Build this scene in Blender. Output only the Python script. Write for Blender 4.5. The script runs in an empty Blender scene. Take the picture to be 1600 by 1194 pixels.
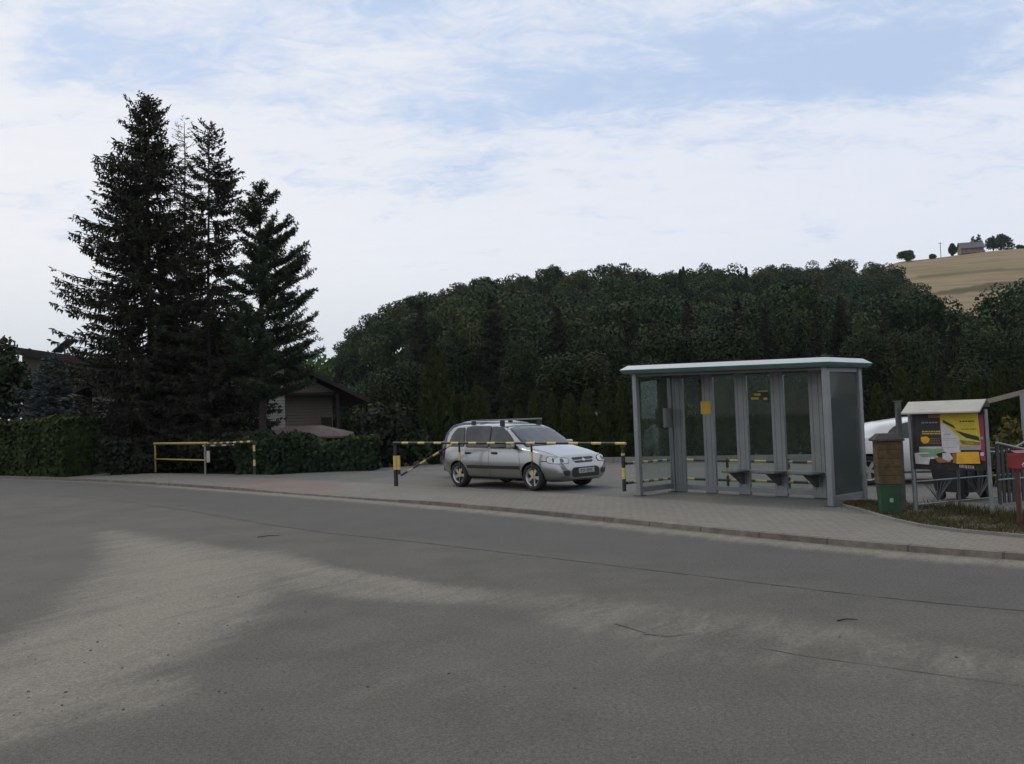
import bpy, bmesh, math, random
import numpy as np
from mathutils import Vector, Matrix
from mathutils.bvhtree import BVHTree

scene = bpy.context.scene
C = bpy.data.collections.new("scene_objects"); scene.collection.children.link(C)
R_ = math.radians

# ------------------------------------------------------------------ camera
FPX = 1358.0; CAMZ = 1.70; PITCH = math.atan(58 / FPX); ROLL = R_(2.0)
Fw = Vector((0, math.cos(PITCH), math.sin(PITCH))); U0 = Vector((0, -math.sin(PITCH), math.cos(PITCH))); R0 = Vector((1, 0, 0))
Rt = R0 * math.cos(ROLL) - U0 * math.sin(ROLL); Up = U0 * math.cos(ROLL) + R0 * math.sin(ROLL)
CAM = Vector((0, 0, CAMZ)); HAZE = 0.00011
cd = bpy.data.cameras.new("camera"); cam = bpy.data.objects.new("camera", cd); C.objects.link(cam)
cd.sensor_width = 36; cd.lens = 36 * FPX / 1600; cd.clip_end = 3000; cd.clip_start = 0.05
cam.matrix_world = Matrix(((Rt.x, Up.x, -Fw.x, 0), (Rt.y, Up.y, -Fw.y, 0), (Rt.z, Up.z, -Fw.z, CAMZ), (0, 0, 0, 1)))
scene.camera = cam

def ray(px, py): return Fw + Rt * ((px - 800) / FPX) - Up * ((py - 597) / FPX)
def gp(px, py, z=0.10):
    r = ray(px, py); return CAM + r * ((z - CAMZ) / r.z)
def at(px, py, Y):
    r = ray(px, py); return CAM + r * (Y / r.y)
def pix(P):
    v = Vector(P) - CAM; d = v.dot(Fw); return 800 + FPX * v.dot(Rt) / d, 597 - FPX * v.dot(Up) / d

# ------------------------------------------------------------------ world, sun, exposure
SUN_EL, SUN_AZ = R_(48), R_(-38)        # azimuth measured from +Y towards +X
w = bpy.data.worlds.new("World"); scene.world = w; w.use_nodes = True
nt = w.node_tree; nt.nodes.clear()
def N(nt, typ, **kw):
    n = nt.nodes.new(typ)
    for k, v in kw.items():
        if k.startswith('i_'): n.inputs[k[2:]].default_value = v
        else: setattr(n, k, v)
    return n
def L(nt, a, b): nt.links.new(a, b)
def MATH(nt, op, a, b=None, c=None, clamp=False):
    n = nt.nodes.new('ShaderNodeMath'); n.operation = op; n.use_clamp = clamp
    for i, v in enumerate((a, b, c)):
        if v is None: continue
        if isinstance(v, (int, float)): n.inputs[i].default_value = v
        else: nt.links.new(v, n.inputs[i])
    return n.outputs[0]
def MIXC(nt, f, a, b, bt='MIX'):
    n = nt.nodes.new('ShaderNodeMix'); n.data_type = 'RGBA'; n.blend_type = bt
    for i, v in ((0, f), (6, a), (7, b)):
        if isinstance(v, (int, float)): n.inputs[i].default_value = v
        elif isinstance(v, tuple): n.inputs[i].default_value = v if len(v) == 4 else (*v, 1)
        else: nt.links.new(v, n.inputs[i])
    return n.outputs[2]
def RAMP(nt, f, stops):
    n = nt.nodes.new('ShaderNodeValToRGB'); L(nt, f, n.inputs[0]); e = n.color_ramp.elements
    while len(e) < len(stops): e.new(0.5)
    for k, (p, c) in zip(e, stops):
        k.position = p; k.color = (*c, 1) if isinstance(c, tuple) else (c, c, c, 1)
    return n.outputs[0]
def SSTEP(nt, v, a, b):
    n = nt.nodes.new('ShaderNodeMapRange'); n.interpolation_type = 'SMOOTHSTEP'
    L(nt, v, n.inputs[0]); n.inputs[1].default_value = a; n.inputs[2].default_value = b
    return n.outputs[0]

sky = N(nt, 'ShaderNodeTexSky', sky_type='NISHITA', sun_disc=False, sun_elevation=SUN_EL, sun_rotation=SUN_AZ)
sky.air_density = 1.0; sky.dust_density = 1.5; sky.ozone_density = 1.0
tc = N(nt, 'ShaderNodeTexCoord')
sep = N(nt, 'ShaderNodeSeparateXYZ'); L(nt, tc.outputs['Generated'], sep.inputs[0])
zz = MATH(nt, 'ADD', MATH(nt, 'MAXIMUM', sep.outputs[2], 0.0), 0.16)
cx = MATH(nt, 'DIVIDE', sep.outputs[0], zz); cy = MATH(nt, 'DIVIDE', sep.outputs[1], zz)
comb = N(nt, 'ShaderNodeCombineXYZ'); L(nt, cx, comb.inputs[0]); L(nt, cy, comb.inputs[1])
mp = N(nt, 'ShaderNodeMapping'); mp.inputs['Rotation'].default_value = (0, 0, R_(-14)); mp.inputs['Scale'].default_value = (0.9, 1.5, 1)
L(nt, comb.outputs[0], mp.inputs[0])
n1 = N(nt, 'ShaderNodeTexNoise', i_Scale=2.3, i_Detail=9.0, i_Roughness=0.62, i_Distortion=0.35); L(nt, mp.outputs[0], n1.inputs[0])
n2 = N(nt, 'ShaderNodeTexNoise', i_Scale=9.0, i_Detail=9.0, i_Roughness=0.68, i_Distortion=0.9); L(nt, mp.outputs[0], n2.inputs[0])
cl = MATH(nt, 'ADD', MATH(nt, 'MULTIPLY', n1.outputs[0], 0.64), MATH(nt, 'MULTIPLY', n2.outputs[0], 0.36))
# clearer air in a patch up and to the right of the view, a thinner one up left
def patch(d, rad_h, rad_v, amt):
    d = d.normalized(); az = math.atan2(d.x, d.y); el = math.asin(d.z)
    A = MATH(nt, 'ARCTAN2', sep.outputs[0], sep.outputs[1]); E = MATH(nt, 'ARCSINE', sep.outputs[2])
    da = MATH(nt, 'DIVIDE', MATH(nt, 'SUBTRACT', A, az), rad_h); de = MATH(nt, 'DIVIDE', MATH(nt, 'SUBTRACT', E, el), rad_v)
    r2 = MATH(nt, 'ADD', MATH(nt, 'MULTIPLY', da, da), MATH(nt, 'MULTIPLY', de, de))
    return MATH(nt, 'MULTIPLY', MATH(nt, 'EXPONENT', MATH(nt, 'MULTIPLY', r2, -1.0)), amt)
thin = patch(ray(1170, 95), 0.28, 0.058, 0.27)
thin = MATH(nt, 'ADD', thin, patch(ray(380, 112), 0.20, 0.035, 0.12))
thin = MATH(nt, 'ADD', thin, patch(ray(600, 25), 0.16, 0.035, 0.13))
thin = MATH(nt, 'ADD', thin, patch(ray(1540, 50), 0.16, 0.05, 0.13))
low = SSTEP(nt, sep.outputs[2], 0.33, 0.10)
cl = MATH(nt, 'MULTIPLY_ADD', cl, 1.3, -0.14)
cover = MATH(nt, 'ADD', MATH(nt, 'SUBTRACT', cl, thin), MATH(nt, 'MULTIPLY', low, 0.16))
cover = SSTEP(nt, cover, 0.25, 0.56)
cover = MATH(nt, 'ADD', MATH(nt, 'MULTIPLY', cover, 0.80), 0.20)
warm = SSTEP(nt, MATH(nt, 'SUBTRACT', MATH(nt, 'MULTIPLY', sep.outputs[0], -1.0), sep.outputs[2]), -0.7, 0.5)
cloudc = MIXC(nt, warm, (7.6, 8.0, 8.9), (8.6, 8.7, 9.0))
hz = SSTEP(nt, sep.outputs[2], 0.20, 0.04)
cloudc = MIXC(nt, MATH(nt, 'MULTIPLY', hz, 0.85), cloudc, (6.3, 6.9, 7.35))
shade = SSTEP(nt, n2.outputs[0], 0.3, 0.75)
cloudc = MIXC(nt, MATH(nt, 'MULTIPLY', shade, 0.10), cloudc, (5.8, 6.3, 7.4))
skyc = MIXC(nt, 0.85, sky.outputs[0], (4.3, 5.8, 8.4))
mix = MIXC(nt, cover, skyc, cloudc)
bg = N(nt, 'ShaderNodeBackground'); bg.inputs[1].default_value = 0.105
L(nt, mix, bg.inputs[0]); out = N(nt, 'ShaderNodeOutputWorld'); L(nt, bg.outputs[0], out.inputs[0])

sl = bpy.data.lights.new("sun", 'SUN'); sl.energy = 0.7; sl.angle = R_(14); sl.color = (1, 0.95, 0.87)
so = bpy.data.objects.new("sun", sl); C.objects.link(so)
sd = Vector((math.sin(SUN_AZ) * math.cos(SUN_EL), math.cos(SUN_AZ) * math.cos(SUN_EL), math.sin(SUN_EL)))
so.rotation_euler = (-sd).to_track_quat('-Z', 'Y').to_euler(); so.location = (0, 0, 60)
scene.view_settings.view_transform = 'Standard'; scene.view_settings.look = 'None'
scene.view_settings.exposure = 0.0; scene.view_settings.gamma = 1
scene.render.engine = 'CYCLES'
scene.cycles.max_bounces = 6; scene.cycles.transparent_max_bounces = 16; scene.cycles.caustics_reflective = False; scene.cycles.caustics_refractive = False

# ------------------------------------------------------------------ materials
M = {}
def mat(name, col, rough=0.6, metal=0.0, var=0.15, scale=3.0, bump=0.0, bscale=40.0, spec=0.5, coat=0.0, dirt=None):
    m = bpy.data.materials.new(name); m.use_nodes = True; t = m.node_tree; b = t.nodes['Principled BSDF']
    tc = t.nodes.new('ShaderNodeTexCoord')
    n = N(t, 'ShaderNodeTexNoise', i_Scale=scale, i_Detail=6.0, i_Roughness=0.65); L(t, tc.outputs['Object'], n.inputs[0])
    f = SSTEP(t, n.outputs[0], 0.3, 0.7)
    lo = tuple(c * (1 - var) for c in col); hi = tuple(min(1, c * (1 + var)) for c in col)
    c = MIXC(t, f, lo, hi)
    if dirt:
        n3 = N(t, 'ShaderNodeTexNoise', i_Scale=dirt[1], i_Detail=8.0, i_Roughness=0.7); L(t, tc.outputs['Object'], n3.inputs[0])
        c = MIXC(t, MATH(t, 'MULTIPLY', SSTEP(t, n3.outputs[0], 0.5, 0.75), dirt[2]), c, dirt[0])
    L(t, c, b.inputs['Base Color'])
    b.inputs['Roughness'].default_value = rough; b.inputs['Metallic'].default_value = metal
    b.inputs['Specular IOR Level'].default_value = spec; b.inputs['Coat Weight'].default_value = coat
    if coat: b.inputs['Coat Roughness'].default_value = 0.08
    if bump:
        n2 = N(t, 'ShaderNodeTexNoise', i_Scale=bscale, i_Detail=4.0); L(t, tc.outputs['Object'], n2.inputs[0])
        bp = N(t, 'ShaderNodeBump', i_Strength=bump, i_Distance=0.02); L(t, n2.outputs[0], bp.inputs['Height']); L(t, bp.outputs[0], b.inputs['Normal'])
    M[name] = m; return m

def foliage(name, dark, light, tip=None, trans=0.15, nscale=1.2):
    m = bpy.data.materials.new(name); m.use_nodes = True; t = m.node_tree; b = t.nodes['Principled BSDF']
    tc = t.nodes.new('ShaderNodeTexCoord'); g = t.nodes.new('ShaderNodeNewGeometry')
    n = N(t, 'ShaderNodeTexNoise', i_Scale=nscale, i_Detail=3.0); L(t, tc.outputs['Object'], n.inputs[0])
    f = MATH(t, 'ADD', MATH(t, 'MULTIPLY', g.outputs['Random Per Island'], 0.5), MATH(t, 'MULTIPLY', SSTEP(t, n.outputs[0], 0.35, 0.65), 0.5))
    at_ = N(t, 'ShaderNodeAttribute', attribute_name='tint')
    c = MIXC(t, f, dark, light)
    if tip: c = MIXC(t, at_.outputs['Fac'], c, tip)
    L(t, c, b.inputs['Base Color']); b.inputs['Roughness'].default_value = 0.75; b.inputs['Specular IOR Level'].default_value = 0.15
    if trans:
        tr = N(t, 'ShaderNodeBsdfTranslucent'); L(t, c, tr.inputs[0]); ms = N(t, 'ShaderNodeMixShader'); ms.inputs[0].default_value = trans
        L(t, b.outputs[0], ms.inputs[1]); L(t, tr.outputs[0], ms.inputs[2]); L(t, ms.outputs[0], t.nodes['Material Output'].inputs[0])
    M[name] = m; return m

def asphalt(name):
    m = bpy.data.materials.new(name); m.use_nodes = True; t = m.node_tree; b = t.nodes['Principled BSDF']
    tc = t.nodes.new('ShaderNodeTexCoord'); P = tc.outputs['Object']
    fine = N(t, 'ShaderNodeTexNoise', i_Scale=110.0, i_Detail=3.0, i_Roughness=0.9); L(t, P, fine.inputs[0])
    vor = N(t, 'ShaderNodeTexVoronoi', i_Scale=85.0); L(t, P, vor.inputs[0])
    med = N(t, 'ShaderNodeTexNoise', i_Scale=1.1, i_Detail=7.0, i_Roughness=0.6); L(t, P, med.inputs[0])
    big = N(t, 'ShaderNodeTexNoise', i_Scale=0.23, i_Detail=3.0); L(t, P, big.inputs[0])
    c = MIXC(t, SSTEP(t, med.outputs[0], 0.3, 0.7), (0.084, 0.078, 0.067), (0.108, 0.100, 0.084))
    c = MIXC(t, MATH(t, 'MULTIPLY', SSTEP(t, big.outputs[0], 0.4, 0.7), 0.5), c, (0.118, 0.109, 0.090))
    # smoother, bluer surface course on the far lane
    ln = N(t, 'ShaderNodeAttribute', attribute_name='lane')
    c = MIXC(t, MATH(t, 'MULTIPLY', ln.outputs['Fac'], 0.55), c, (0.078, 0.075, 0.070))
    # wheel-swept sand and dust
    du = N(t, 'ShaderNodeAttribute', attribute_name='dust')
    mpn = N(t, 'ShaderNodeMapping'); mpn.inputs['Scale'].default_value = (0.7, 2.4, 1)
    vr = N(t, 'ShaderNodeVectorRotate', rotation_type='Z_AXIS'); vr.inputs['Angle'].default_value = R_(-58); L(t, P, vr.inputs[0]); L(t, vr.outputs[0], mpn.inputs[0])
    st = N(t, 'ShaderNodeTexNoise', i_Scale=1.6, i_Detail=9.0, i_Roughness=0.72, i_Distortion=0.6); L(t, mpn.outputs[0], st.inputs[0])
    st2 = N(t, 'ShaderNodeTexNoise', i_Scale=14.0, i_Detail=6.0, i_Roughness=0.75); L(t, P, st2.inputs[0])
    brk = MATH(t, 'ADD', MATH(t, 'MULTIPLY', st.outputs[0], 0.65), MATH(t, 'MULTIPLY', st2.outputs[0], 0.35))
    d = MATH(t, 'ADD', du.outputs['Fac'], MATH(t, 'MULTIPLY', MATH(t, 'SUBTRACT', brk, 0.5), 1.8))
    d = MATH(t, 'MULTIPLY', SSTEP(t, d, 0.12, 1.0), MATH(t, 'MINIMUM', MATH(t, 'MULTIPLY', du.outputs['Fac'], 3.0), 1.0))
    dc = MIXC(t, st2.outputs[0], (0.205, 0.182, 0.142), (0.315, 0.282, 0.22))
    c = MIXC(t, MATH(t, 'MULTIPLY', d, 0.70), c, dc)
    # aggregate
    ag = MATH(t, 'ADD', MATH(t, 'MULTIPLY', fine.outputs[0], 1.5), MATH(t, 'MULTIPLY', vor.outputs['Distance'], 0.35))
    mid = N(t, 'ShaderNodeTexNoise', i_Scale=38.0, i_Detail=3.0, i_Roughness=0.7); L(t, P, mid.inputs[0])
    ag = MATH(t, 'ADD', MATH(t, 'MULTIPLY', ag, 1.1), MATH(t, 'MULTIPLY', mid.outputs[0], 1.5)); ag = MATH(t, 'MAXIMUM', MATH(t, 'SUBTRACT', ag, 0.72), 0.25)
    cc = N(t, 'ShaderNodeCombineXYZ'); [L(t, ag, cc.inputs[i]) for i in range(3)]
    c = MIXC(t, 1.0, c, cc.outputs[0], 'MULTIPLY')
    spk = N(t, 'ShaderNodeTexVoronoi', i_Scale=45.0); L(t, P, spk.inputs[0])
    sp = SSTEP(t, spk.outputs['Distance'], 0.16, 0.05)
    c = MIXC(t, MATH(t, 'MULTIPLY', sp, 0.5), c, (0.30, 0.29, 0.27))
    L(t, c, b.inputs['Base Color']); b.inputs['Roughness'].default_value = 0.88; b.inputs['Specular IOR Level'].default_value = 0.25
    bp = N(t, 'ShaderNodeBump', i_Strength=0.5, i_Distance=0.006); L(t, fine.outputs[0], bp.inputs['Height']); L(t, bp.outputs[0], b.inputs['Normal'])
    M[name] = m

def paving(name, c1, c2, joint, rot=0.0, sx=0.2, sy=0.1, red=None):
    m = bpy.data.materials.new(name); m.use_nodes = True; t = m.node_tree; b = t.nodes['Principled BSDF']
    tc = t.nodes.new('ShaderNodeTexCoord'); mpn = N(t, 'ShaderNodeMapping'); mpn.inputs['Rotation'].default_value = (0, 0, rot); L(t, tc.outputs['Object'], mpn.inputs[0])
    br = N(t, 'ShaderNodeTexBrick', offset=0.5, i_Scale=1.0); L(t, mpn.outputs[0], br.inputs[0])
    br.inputs['Brick Width'].default_value = sx; br.inputs['Row Height'].default_value = sy; br.inputs['Mortar Size'].default_value = 0.006
    br.inputs['Color1'].default_value = (*c1, 1); br.inputs['Color2'].default_value = (*c2, 1); br.inputs['Mortar'].default_value = (*joint, 1)
    n = N(t, 'ShaderNodeTexNoise', i_Scale=0.7, i_Detail=7.0, i_Roughness=0.65); L(t, tc.outputs['Object'], n.inputs[0])
    n2 = N(t, 'ShaderNodeTexNoise', i_Scale=60.0, i_Detail=4.0, i_Roughness=0.7); L(t, tc.outputs['Object'], n2.inputs[0])
    c = br.outputs[0]
    if red:
        ra = N(t, 'ShaderNodeAttribute', attribute_name='red'); c = MIXC(t, ra.outputs['Fac'], c, MIXC(t, 0.5, br.outputs[0], red))
    c = MIXC(t, MATH(t, 'MULTIPLY', SSTEP(t, n.outputs[0], 0.35, 0.7), 0.35), c, (0.235, 0.215, 0.175))
    v = MATH(t, 'ADD', MATH(t, 'MULTIPLY', n2.outputs[0], 0.7), 0.65)
    cc = N(t, 'ShaderNodeCombineXYZ'); [L(t, v, cc.inputs[i]) for i in range(3)]
    c = MIXC(t, 1.0, c, cc.outputs[0], 'MULTIPLY')
    L(t, c, b.inputs['Base Color']); b.inputs['Roughness'].default_value = 0.9; b.inputs['Specular IOR Level'].default_value = 0.2
    bp = N(t, 'ShaderNodeBump', i_Strength=0.6, i_Distance=0.005, invert=True); L(t, br.outputs['Fac'], bp.inputs['Height']); L(t, bp.outputs[0], b.inputs['Normal'])
    M[name] = m

def glassmat(name, tint=(0.85, 0.9, 0.88), clear=0.86, dirt=0.10):
    m = bpy.data.materials.new(name); m.use_nodes = True; t = m.node_tree; t.nodes.remove(t.nodes['Principled BSDF'])
    tr = N(t, 'ShaderNodeBsdfTransparent'); tr.inputs[0].default_value = (*tint, 1)
    gl = N(t, 'ShaderNodeBsdfGlossy'); gl.inputs['Roughness'].default_value = 0.03; gl.inputs[0].default_value = (0.9, 0.95, 0.95, 1)
    fr = N(t, 'ShaderNodeFresnel', i_IOR=1.22); ms = N(t, 'ShaderNodeMixShader'); L(t, fr.outputs[0], ms.inputs[0]); L(t, tr.outputs[0], ms.inputs[1]); L(t, gl.outputs[0], ms.inputs[2])
    tc = N(t, 'ShaderNodeTexCoord'); n = N(t, 'ShaderNodeTexNoise', i_Scale=2.2, i_Detail=7.0, i_Roughness=0.7); L(t, tc.outputs['Object'], n.inputs[0])
    df = N(t, 'ShaderNodeBsdfDiffuse'); df.inputs[0].default_value = (0.42, 0.45, 0.42, 1)
    m2 = N(t, 'ShaderNodeMixShader'); L(t, MATH(t, 'MULTIPLY', MATH(t, 'ADD', MATH(t, 'MULTIPLY', SSTEP(t, n.outputs[0], 0.3, 0.8), .4), .6), dirt), m2.inputs[0]); L(t, ms.outputs[0], m2.inputs[1]); L(t, df.outputs[0], m2.inputs[2])
    L(t, m2.outputs[0], t.nodes['Material Output'].inputs[0]); M[name] = m

def siding(name, col, line, step=0.14):
    m = bpy.data.materials.new(name); m.use_nodes = True; t = m.node_tree; b = t.nodes['Principled BSDF']
    tc = t.nodes.new('ShaderNodeTexCoord'); sp = N(t, 'ShaderNodeSeparateXYZ'); L(t, tc.outputs['Object'], sp.inputs[0])
    fr = MATH(t, 'FRACT', MATH(t, 'DIVIDE', sp.outputs[2], step))
    n = N(t, 'ShaderNodeTexNoise', i_Scale=1.5, i_Detail=6.0); L(t, tc.outputs['Object'], n.inputs[0])
    c = MIXC(t, SSTEP(t, n.outputs[0], 0.3, 0.7), tuple(x * 0.82 for x in col), col)
    c = MIXC(t, SSTEP(t, fr, 0.80, 0.9), c, line)
    L(t, c, b.inputs['Base Color']); b.inputs['Roughness'].default_value = 0.7
    bp = N(t, 'ShaderNodeBump', i_Strength=0.6, i_Distance=0.02); L(t, fr, bp.inputs['Height']); L(t, bp.outputs[0], b.inputs['Normal'])
    M[name] = m

def terrain_mat(name):
    m = bpy.data.materials.new(name); m.use_nodes = True; t = m.node_tree; b = t.nodes['Principled BSDF']
    tc = t.nodes.new('ShaderNodeTexCoord'); n = N(t, 'ShaderNodeTexNoise', i_Scale=0.3, i_Detail=8.0, i_Roughness=0.65); L(t, tc.outputs['Object'], n.inputs[0])
    n2 = N(t, 'ShaderNodeTexNoise', i_Scale=0.03, i_Detail=6.0); L(t, tc.outputs['Object'], n2.inputs[0])
    g = MIXC(t, n.outputs[0], (0.020, 0.028, 0.011), (0.042, 0.050, 0.020))
    mp = N(t, 'ShaderNodeMapping'); mp.inputs['Scale'].default_value = (0.15, 1.2, 1); mp.inputs['Rotation'].default_value = (0, 0, 0.25); L(t, tc.outputs['Object'], mp.inputs[0])
    n3 = N(t, 'ShaderNodeTexNoise', i_Scale=0.25, i_Detail=7.0); L(t, mp.outputs[0], n3.inputs[0])
    s = MIXC(t, SSTEP(t, n3.outputs[0], 0.3, 0.7), (0.21, 0.155, 0.092), (0.29, 0.215, 0.13))
    s = MIXC(t, MATH(t, 'MULTIPLY', SSTEP(t, n2.outputs[0], 0.45, 0.7), 0.4), s, (0.17, 0.15, 0.07))
    a = N(t, 'ShaderNodeAttribute', attribute_name='crop')
    c = MIXC(t, a.outputs['Fac'], g, s)
    L(t, c, b.inputs['Base Color']); b.inputs['Roughness'].default_value = 0.95; b.inputs['Specular IOR Level'].default_value = 0.1
    M[name] = m

asphalt('asphalt'); terrain_mat('terrain')
paving('pavers', (0.188, 0.174, 0.146), (0.216, 0.200, 0.170), (0.105, 0.098, 0.082), rot=R_(52), red=(0.20, 0.125, 0.105))
paving('lot_pavers', (0.138, 0.134, 0.122), (0.155, 0.150, 0.135), (0.095, 0.090, 0.080), rot=R_(20))
mat('kerb', (0.155, 0.135, 0.112), 0.9, var=0.3, scale=5, bump=0.4, dirt=((0.26, 0.24, 0.19), 2.0, 0.6))
mat('concrete', (0.20, 0.195, 0.175), 0.9, var=0.2, scale=2, bump=0.3)
mat('steel_grey', (0.235, 0.245, 0.25), 0.42, metal=0.35, var=0.10, scale=2.5, dirt=((0.12, 0.12, 0.11), 5, 0.35))
mat('steel_dark', (0.10, 0.105, 0.10), 0.5, metal=0.3)
mat('galv', (0.22, 0.23, 0.22), 0.5, metal=0.5, var=0.15, scale=8)
mat('roof_white', (0.46, 0.48, 0.48), 0.35, var=0.06, dirt=((0.35, 0.36, 0.34), 3, 0.4))
mat('teal', (0.03, 0.14, 0.135), 0.35, var=0.1)
mat('underside', (0.16, 0.16, 0.155), 0.6)
mat('yellow', (0.58, 0.42, 0.12), 0.5, var=0.15, scale=12, dirt=((0.20, 0.15, 0.06), 10, 0.5))
mat('yellow_old', (0.46, 0.34, 0.09), 0.55, var=0.2, scale=12, dirt=((0.20, 0.10, 0.04), 9, 0.7))
mat('black', (0.018, 0.018, 0.018), 0.5, var=0.3, scale=12)
mat('bin_green', (0.014, 0.052, 0.022), 0.5, var=0.2, scale=6, dirt=((0.03, 0.05, 0.028), 8, 0.5))
mat('bin_wood', (0.070, 0.042, 0.012), 0.7, var=0.45, scale=7, bump=0.3, dirt=((0.065, 0.052, 0.014), 4, 0.8))
mat('bin_lid', (0.035, 0.022, 0.022), 0.6)
mat('red', (0.19, 0.018, 0.016), 0.45, var=0.15)
mat('red_dull', (0.075, 0.022, 0.02), 0.6, var=0.2)
mat('white', (0.48, 0.48, 0.46), 0.6, var=0.08)
mat('cream', (0.40, 0.375, 0.32), 0.5, var=0.12, dirt=((0.30, 0.28, 0.22), 4, 0.5))
mat('board', (0.028, 0.020, 0.018), 0.8, var=0.4, scale=14)
for n_, c_ in dict(p_black=(0.022, 0.02, 0.022), p_yellow=(0.55, 0.44, 0.03), p_orange=(0.72, 0.36, 0.02), p_white=(0.55, 0.52, 0.53), p_green=(0.20, 0.32, 0.20),
                   p_pink=(0.26, 0.03, 0.09), p_brown=(0.26, 0.12, 0.04), p_gold=(0.55, 0.40, 0.05), p_lime=(0.42, 0.50, 0.08), p_grey=(0.28, 0.28, 0.27)).items():
    mat(n_, c_, 0.55, var=0.12, scale=9)
mat('paint_silver', (0.35, 0.355, 0.355), 0.29, metal=0.9, var=0.03, scale=1.5, coat=1.0)
mat('paint_navy', (0.012, 0.016, 0.05), 0.25, metal=0.2, var=0.1, coat=0.8)
mat('paint_white', (0.66, 0.66, 0.65), 0.3, var=0.03, coat=0.6)
mat('car_glass', (0.030, 0.036, 0.035), 0.06, metal=0.0, var=0.6, scale=1.6, spec=0.5)
mat('screen_glass', (0.032, 0.045, 0.055), 0.07, metal=0.0, var=0.5, scale=1.6, spec=0.6)
mat('rubber', (0.016, 0.016, 0.016), 0.75, var=0.3, scale=15)
mat('trim_black', (0.022, 0.022, 0.023), 0.55, var=0.2)
mat('seam', (0.03, 0.03, 0.032), 0.7)
mat('alloy', (0.46, 0.46, 0.45), 0.35, metal=0.7, var=0.1)
mat('lamp_clear', (0.50, 0.52, 0.52), 0.12, metal=0.3, var=0.35, scale=14, coat=1.0)
mat('lamp_dark', (0.10, 0.10, 0.10), 0.2, metal=0.3)
mat('lamp_red', (0.22, 0.012, 0.01), 0.2, coat=0.8)
mat('plate', (0.40, 0.40, 0.38), 0.5, var=0.08)
mat('bark', (0.030, 0.024, 0.019), 0.95, var=0.4, scale=6, bump=0.6, bscale=14)
mat('deadwood', (0.055, 0.045, 0.038), 0.95, var=0.3, scale=6)
mat('roof_dark', (0.030, 0.022, 0.020), 0.85, var=0.35, scale=3, bump=0.3, bscale=6)
mat('roof_brown', (0.085, 0.055, 0.045), 0.8, var=0.3, scale=3, bump=0.3, bscale=6)
mat('timber_dark', (0.028, 0.018, 0.014), 0.75, var=0.3, scale=5)
mat('plaster', (0.22, 0.19, 0.16), 0.9, var=0.15, scale=2)
mat('brick_far', (0.20, 0.14, 0.12), 0.9, var=0.2)
mat('win_dark', (0.02, 0.022, 0.024), 0.1, var=0.2, spec=0.7)
mat('dry_leaf', (0.12, 0.09, 0.05), 0.9, var=0.4)
mat('stone', (0.15, 0.135, 0.11), 0.95, var=0.4, scale=20)
mat('crack', (0.07, 0.066, 0.06), 0.95, var=0.2)
siding('siding', (0.50, 0.48, 0.42), (0.22, 0.21, 0.18))
siding('siding_shaded', (0.20, 0.172, 0.14), (0.11, 0.095, 0.08))  # darker copy of the siding, shade of the recess painted into its colour
glassmat('glass', dirt=0.045); glassmat('glass_dirty', dirt=0.08)
foliage('spruce', (0.016, 0.021, 0.012), (0.036, 0.043, 0.024), tip=(0.048, 0.040, 0.029), trans=0.04)
foliage('pine', (0.022, 0.036, 0.020), (0.052, 0.074, 0.040), tip=(0.04, 0.036, 0.024), trans=0.04)
foliage('blue_spruce', (0.034, 0.044, 0.044), (0.085, 0.102, 0.102), trans=0.05)
foliage('thuja', (0.016, 0.028, 0.009), (0.042, 0.060, 0.018), tip=(0.06, 0.06, 0.02), trans=0.06)
foliage('hedge', (0.014, 0.025, 0.006), (0.036, 0.054, 0.013), tip=(0.060, 0.070, 0.020), trans=0.08, nscale=2.0)
foliage('laurel', (0.010, 0.021, 0.010), (0.025, 0.043, 0.019), tip=(0.055, 0.075, 0.028), trans=0.08, nscale=1.5)
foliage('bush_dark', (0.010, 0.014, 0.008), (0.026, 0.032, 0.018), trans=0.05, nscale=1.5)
foliage('wood', (0.011, 0.027, 0.012), (0.030, 0.057, 0.022), tip=(0.068, 0.078, 0.026), trans=0.05, nscale=0.12)
foliage('wood_mid', (0.012, 0.024, 0.010), (0.032, 0.050, 0.019), tip=(0.055, 0.055, 0.022), trans=0.06, nscale=0.5)
foliage('light_leaf', (0.045, 0.085, 0.024), (0.10, 0.155, 0.05), trans=0.35)
foliage('yellow_leaf', (0.07, 0.058, 0.016), (0.14, 0.115, 0.03), trans=0.15)
foliage('grass', (0.034, 0.040, 0.014), (0.075, 0.075, 0.030), tip=(0.14, 0.105, 0.055), trans=0.2, nscale=1.5)

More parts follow.
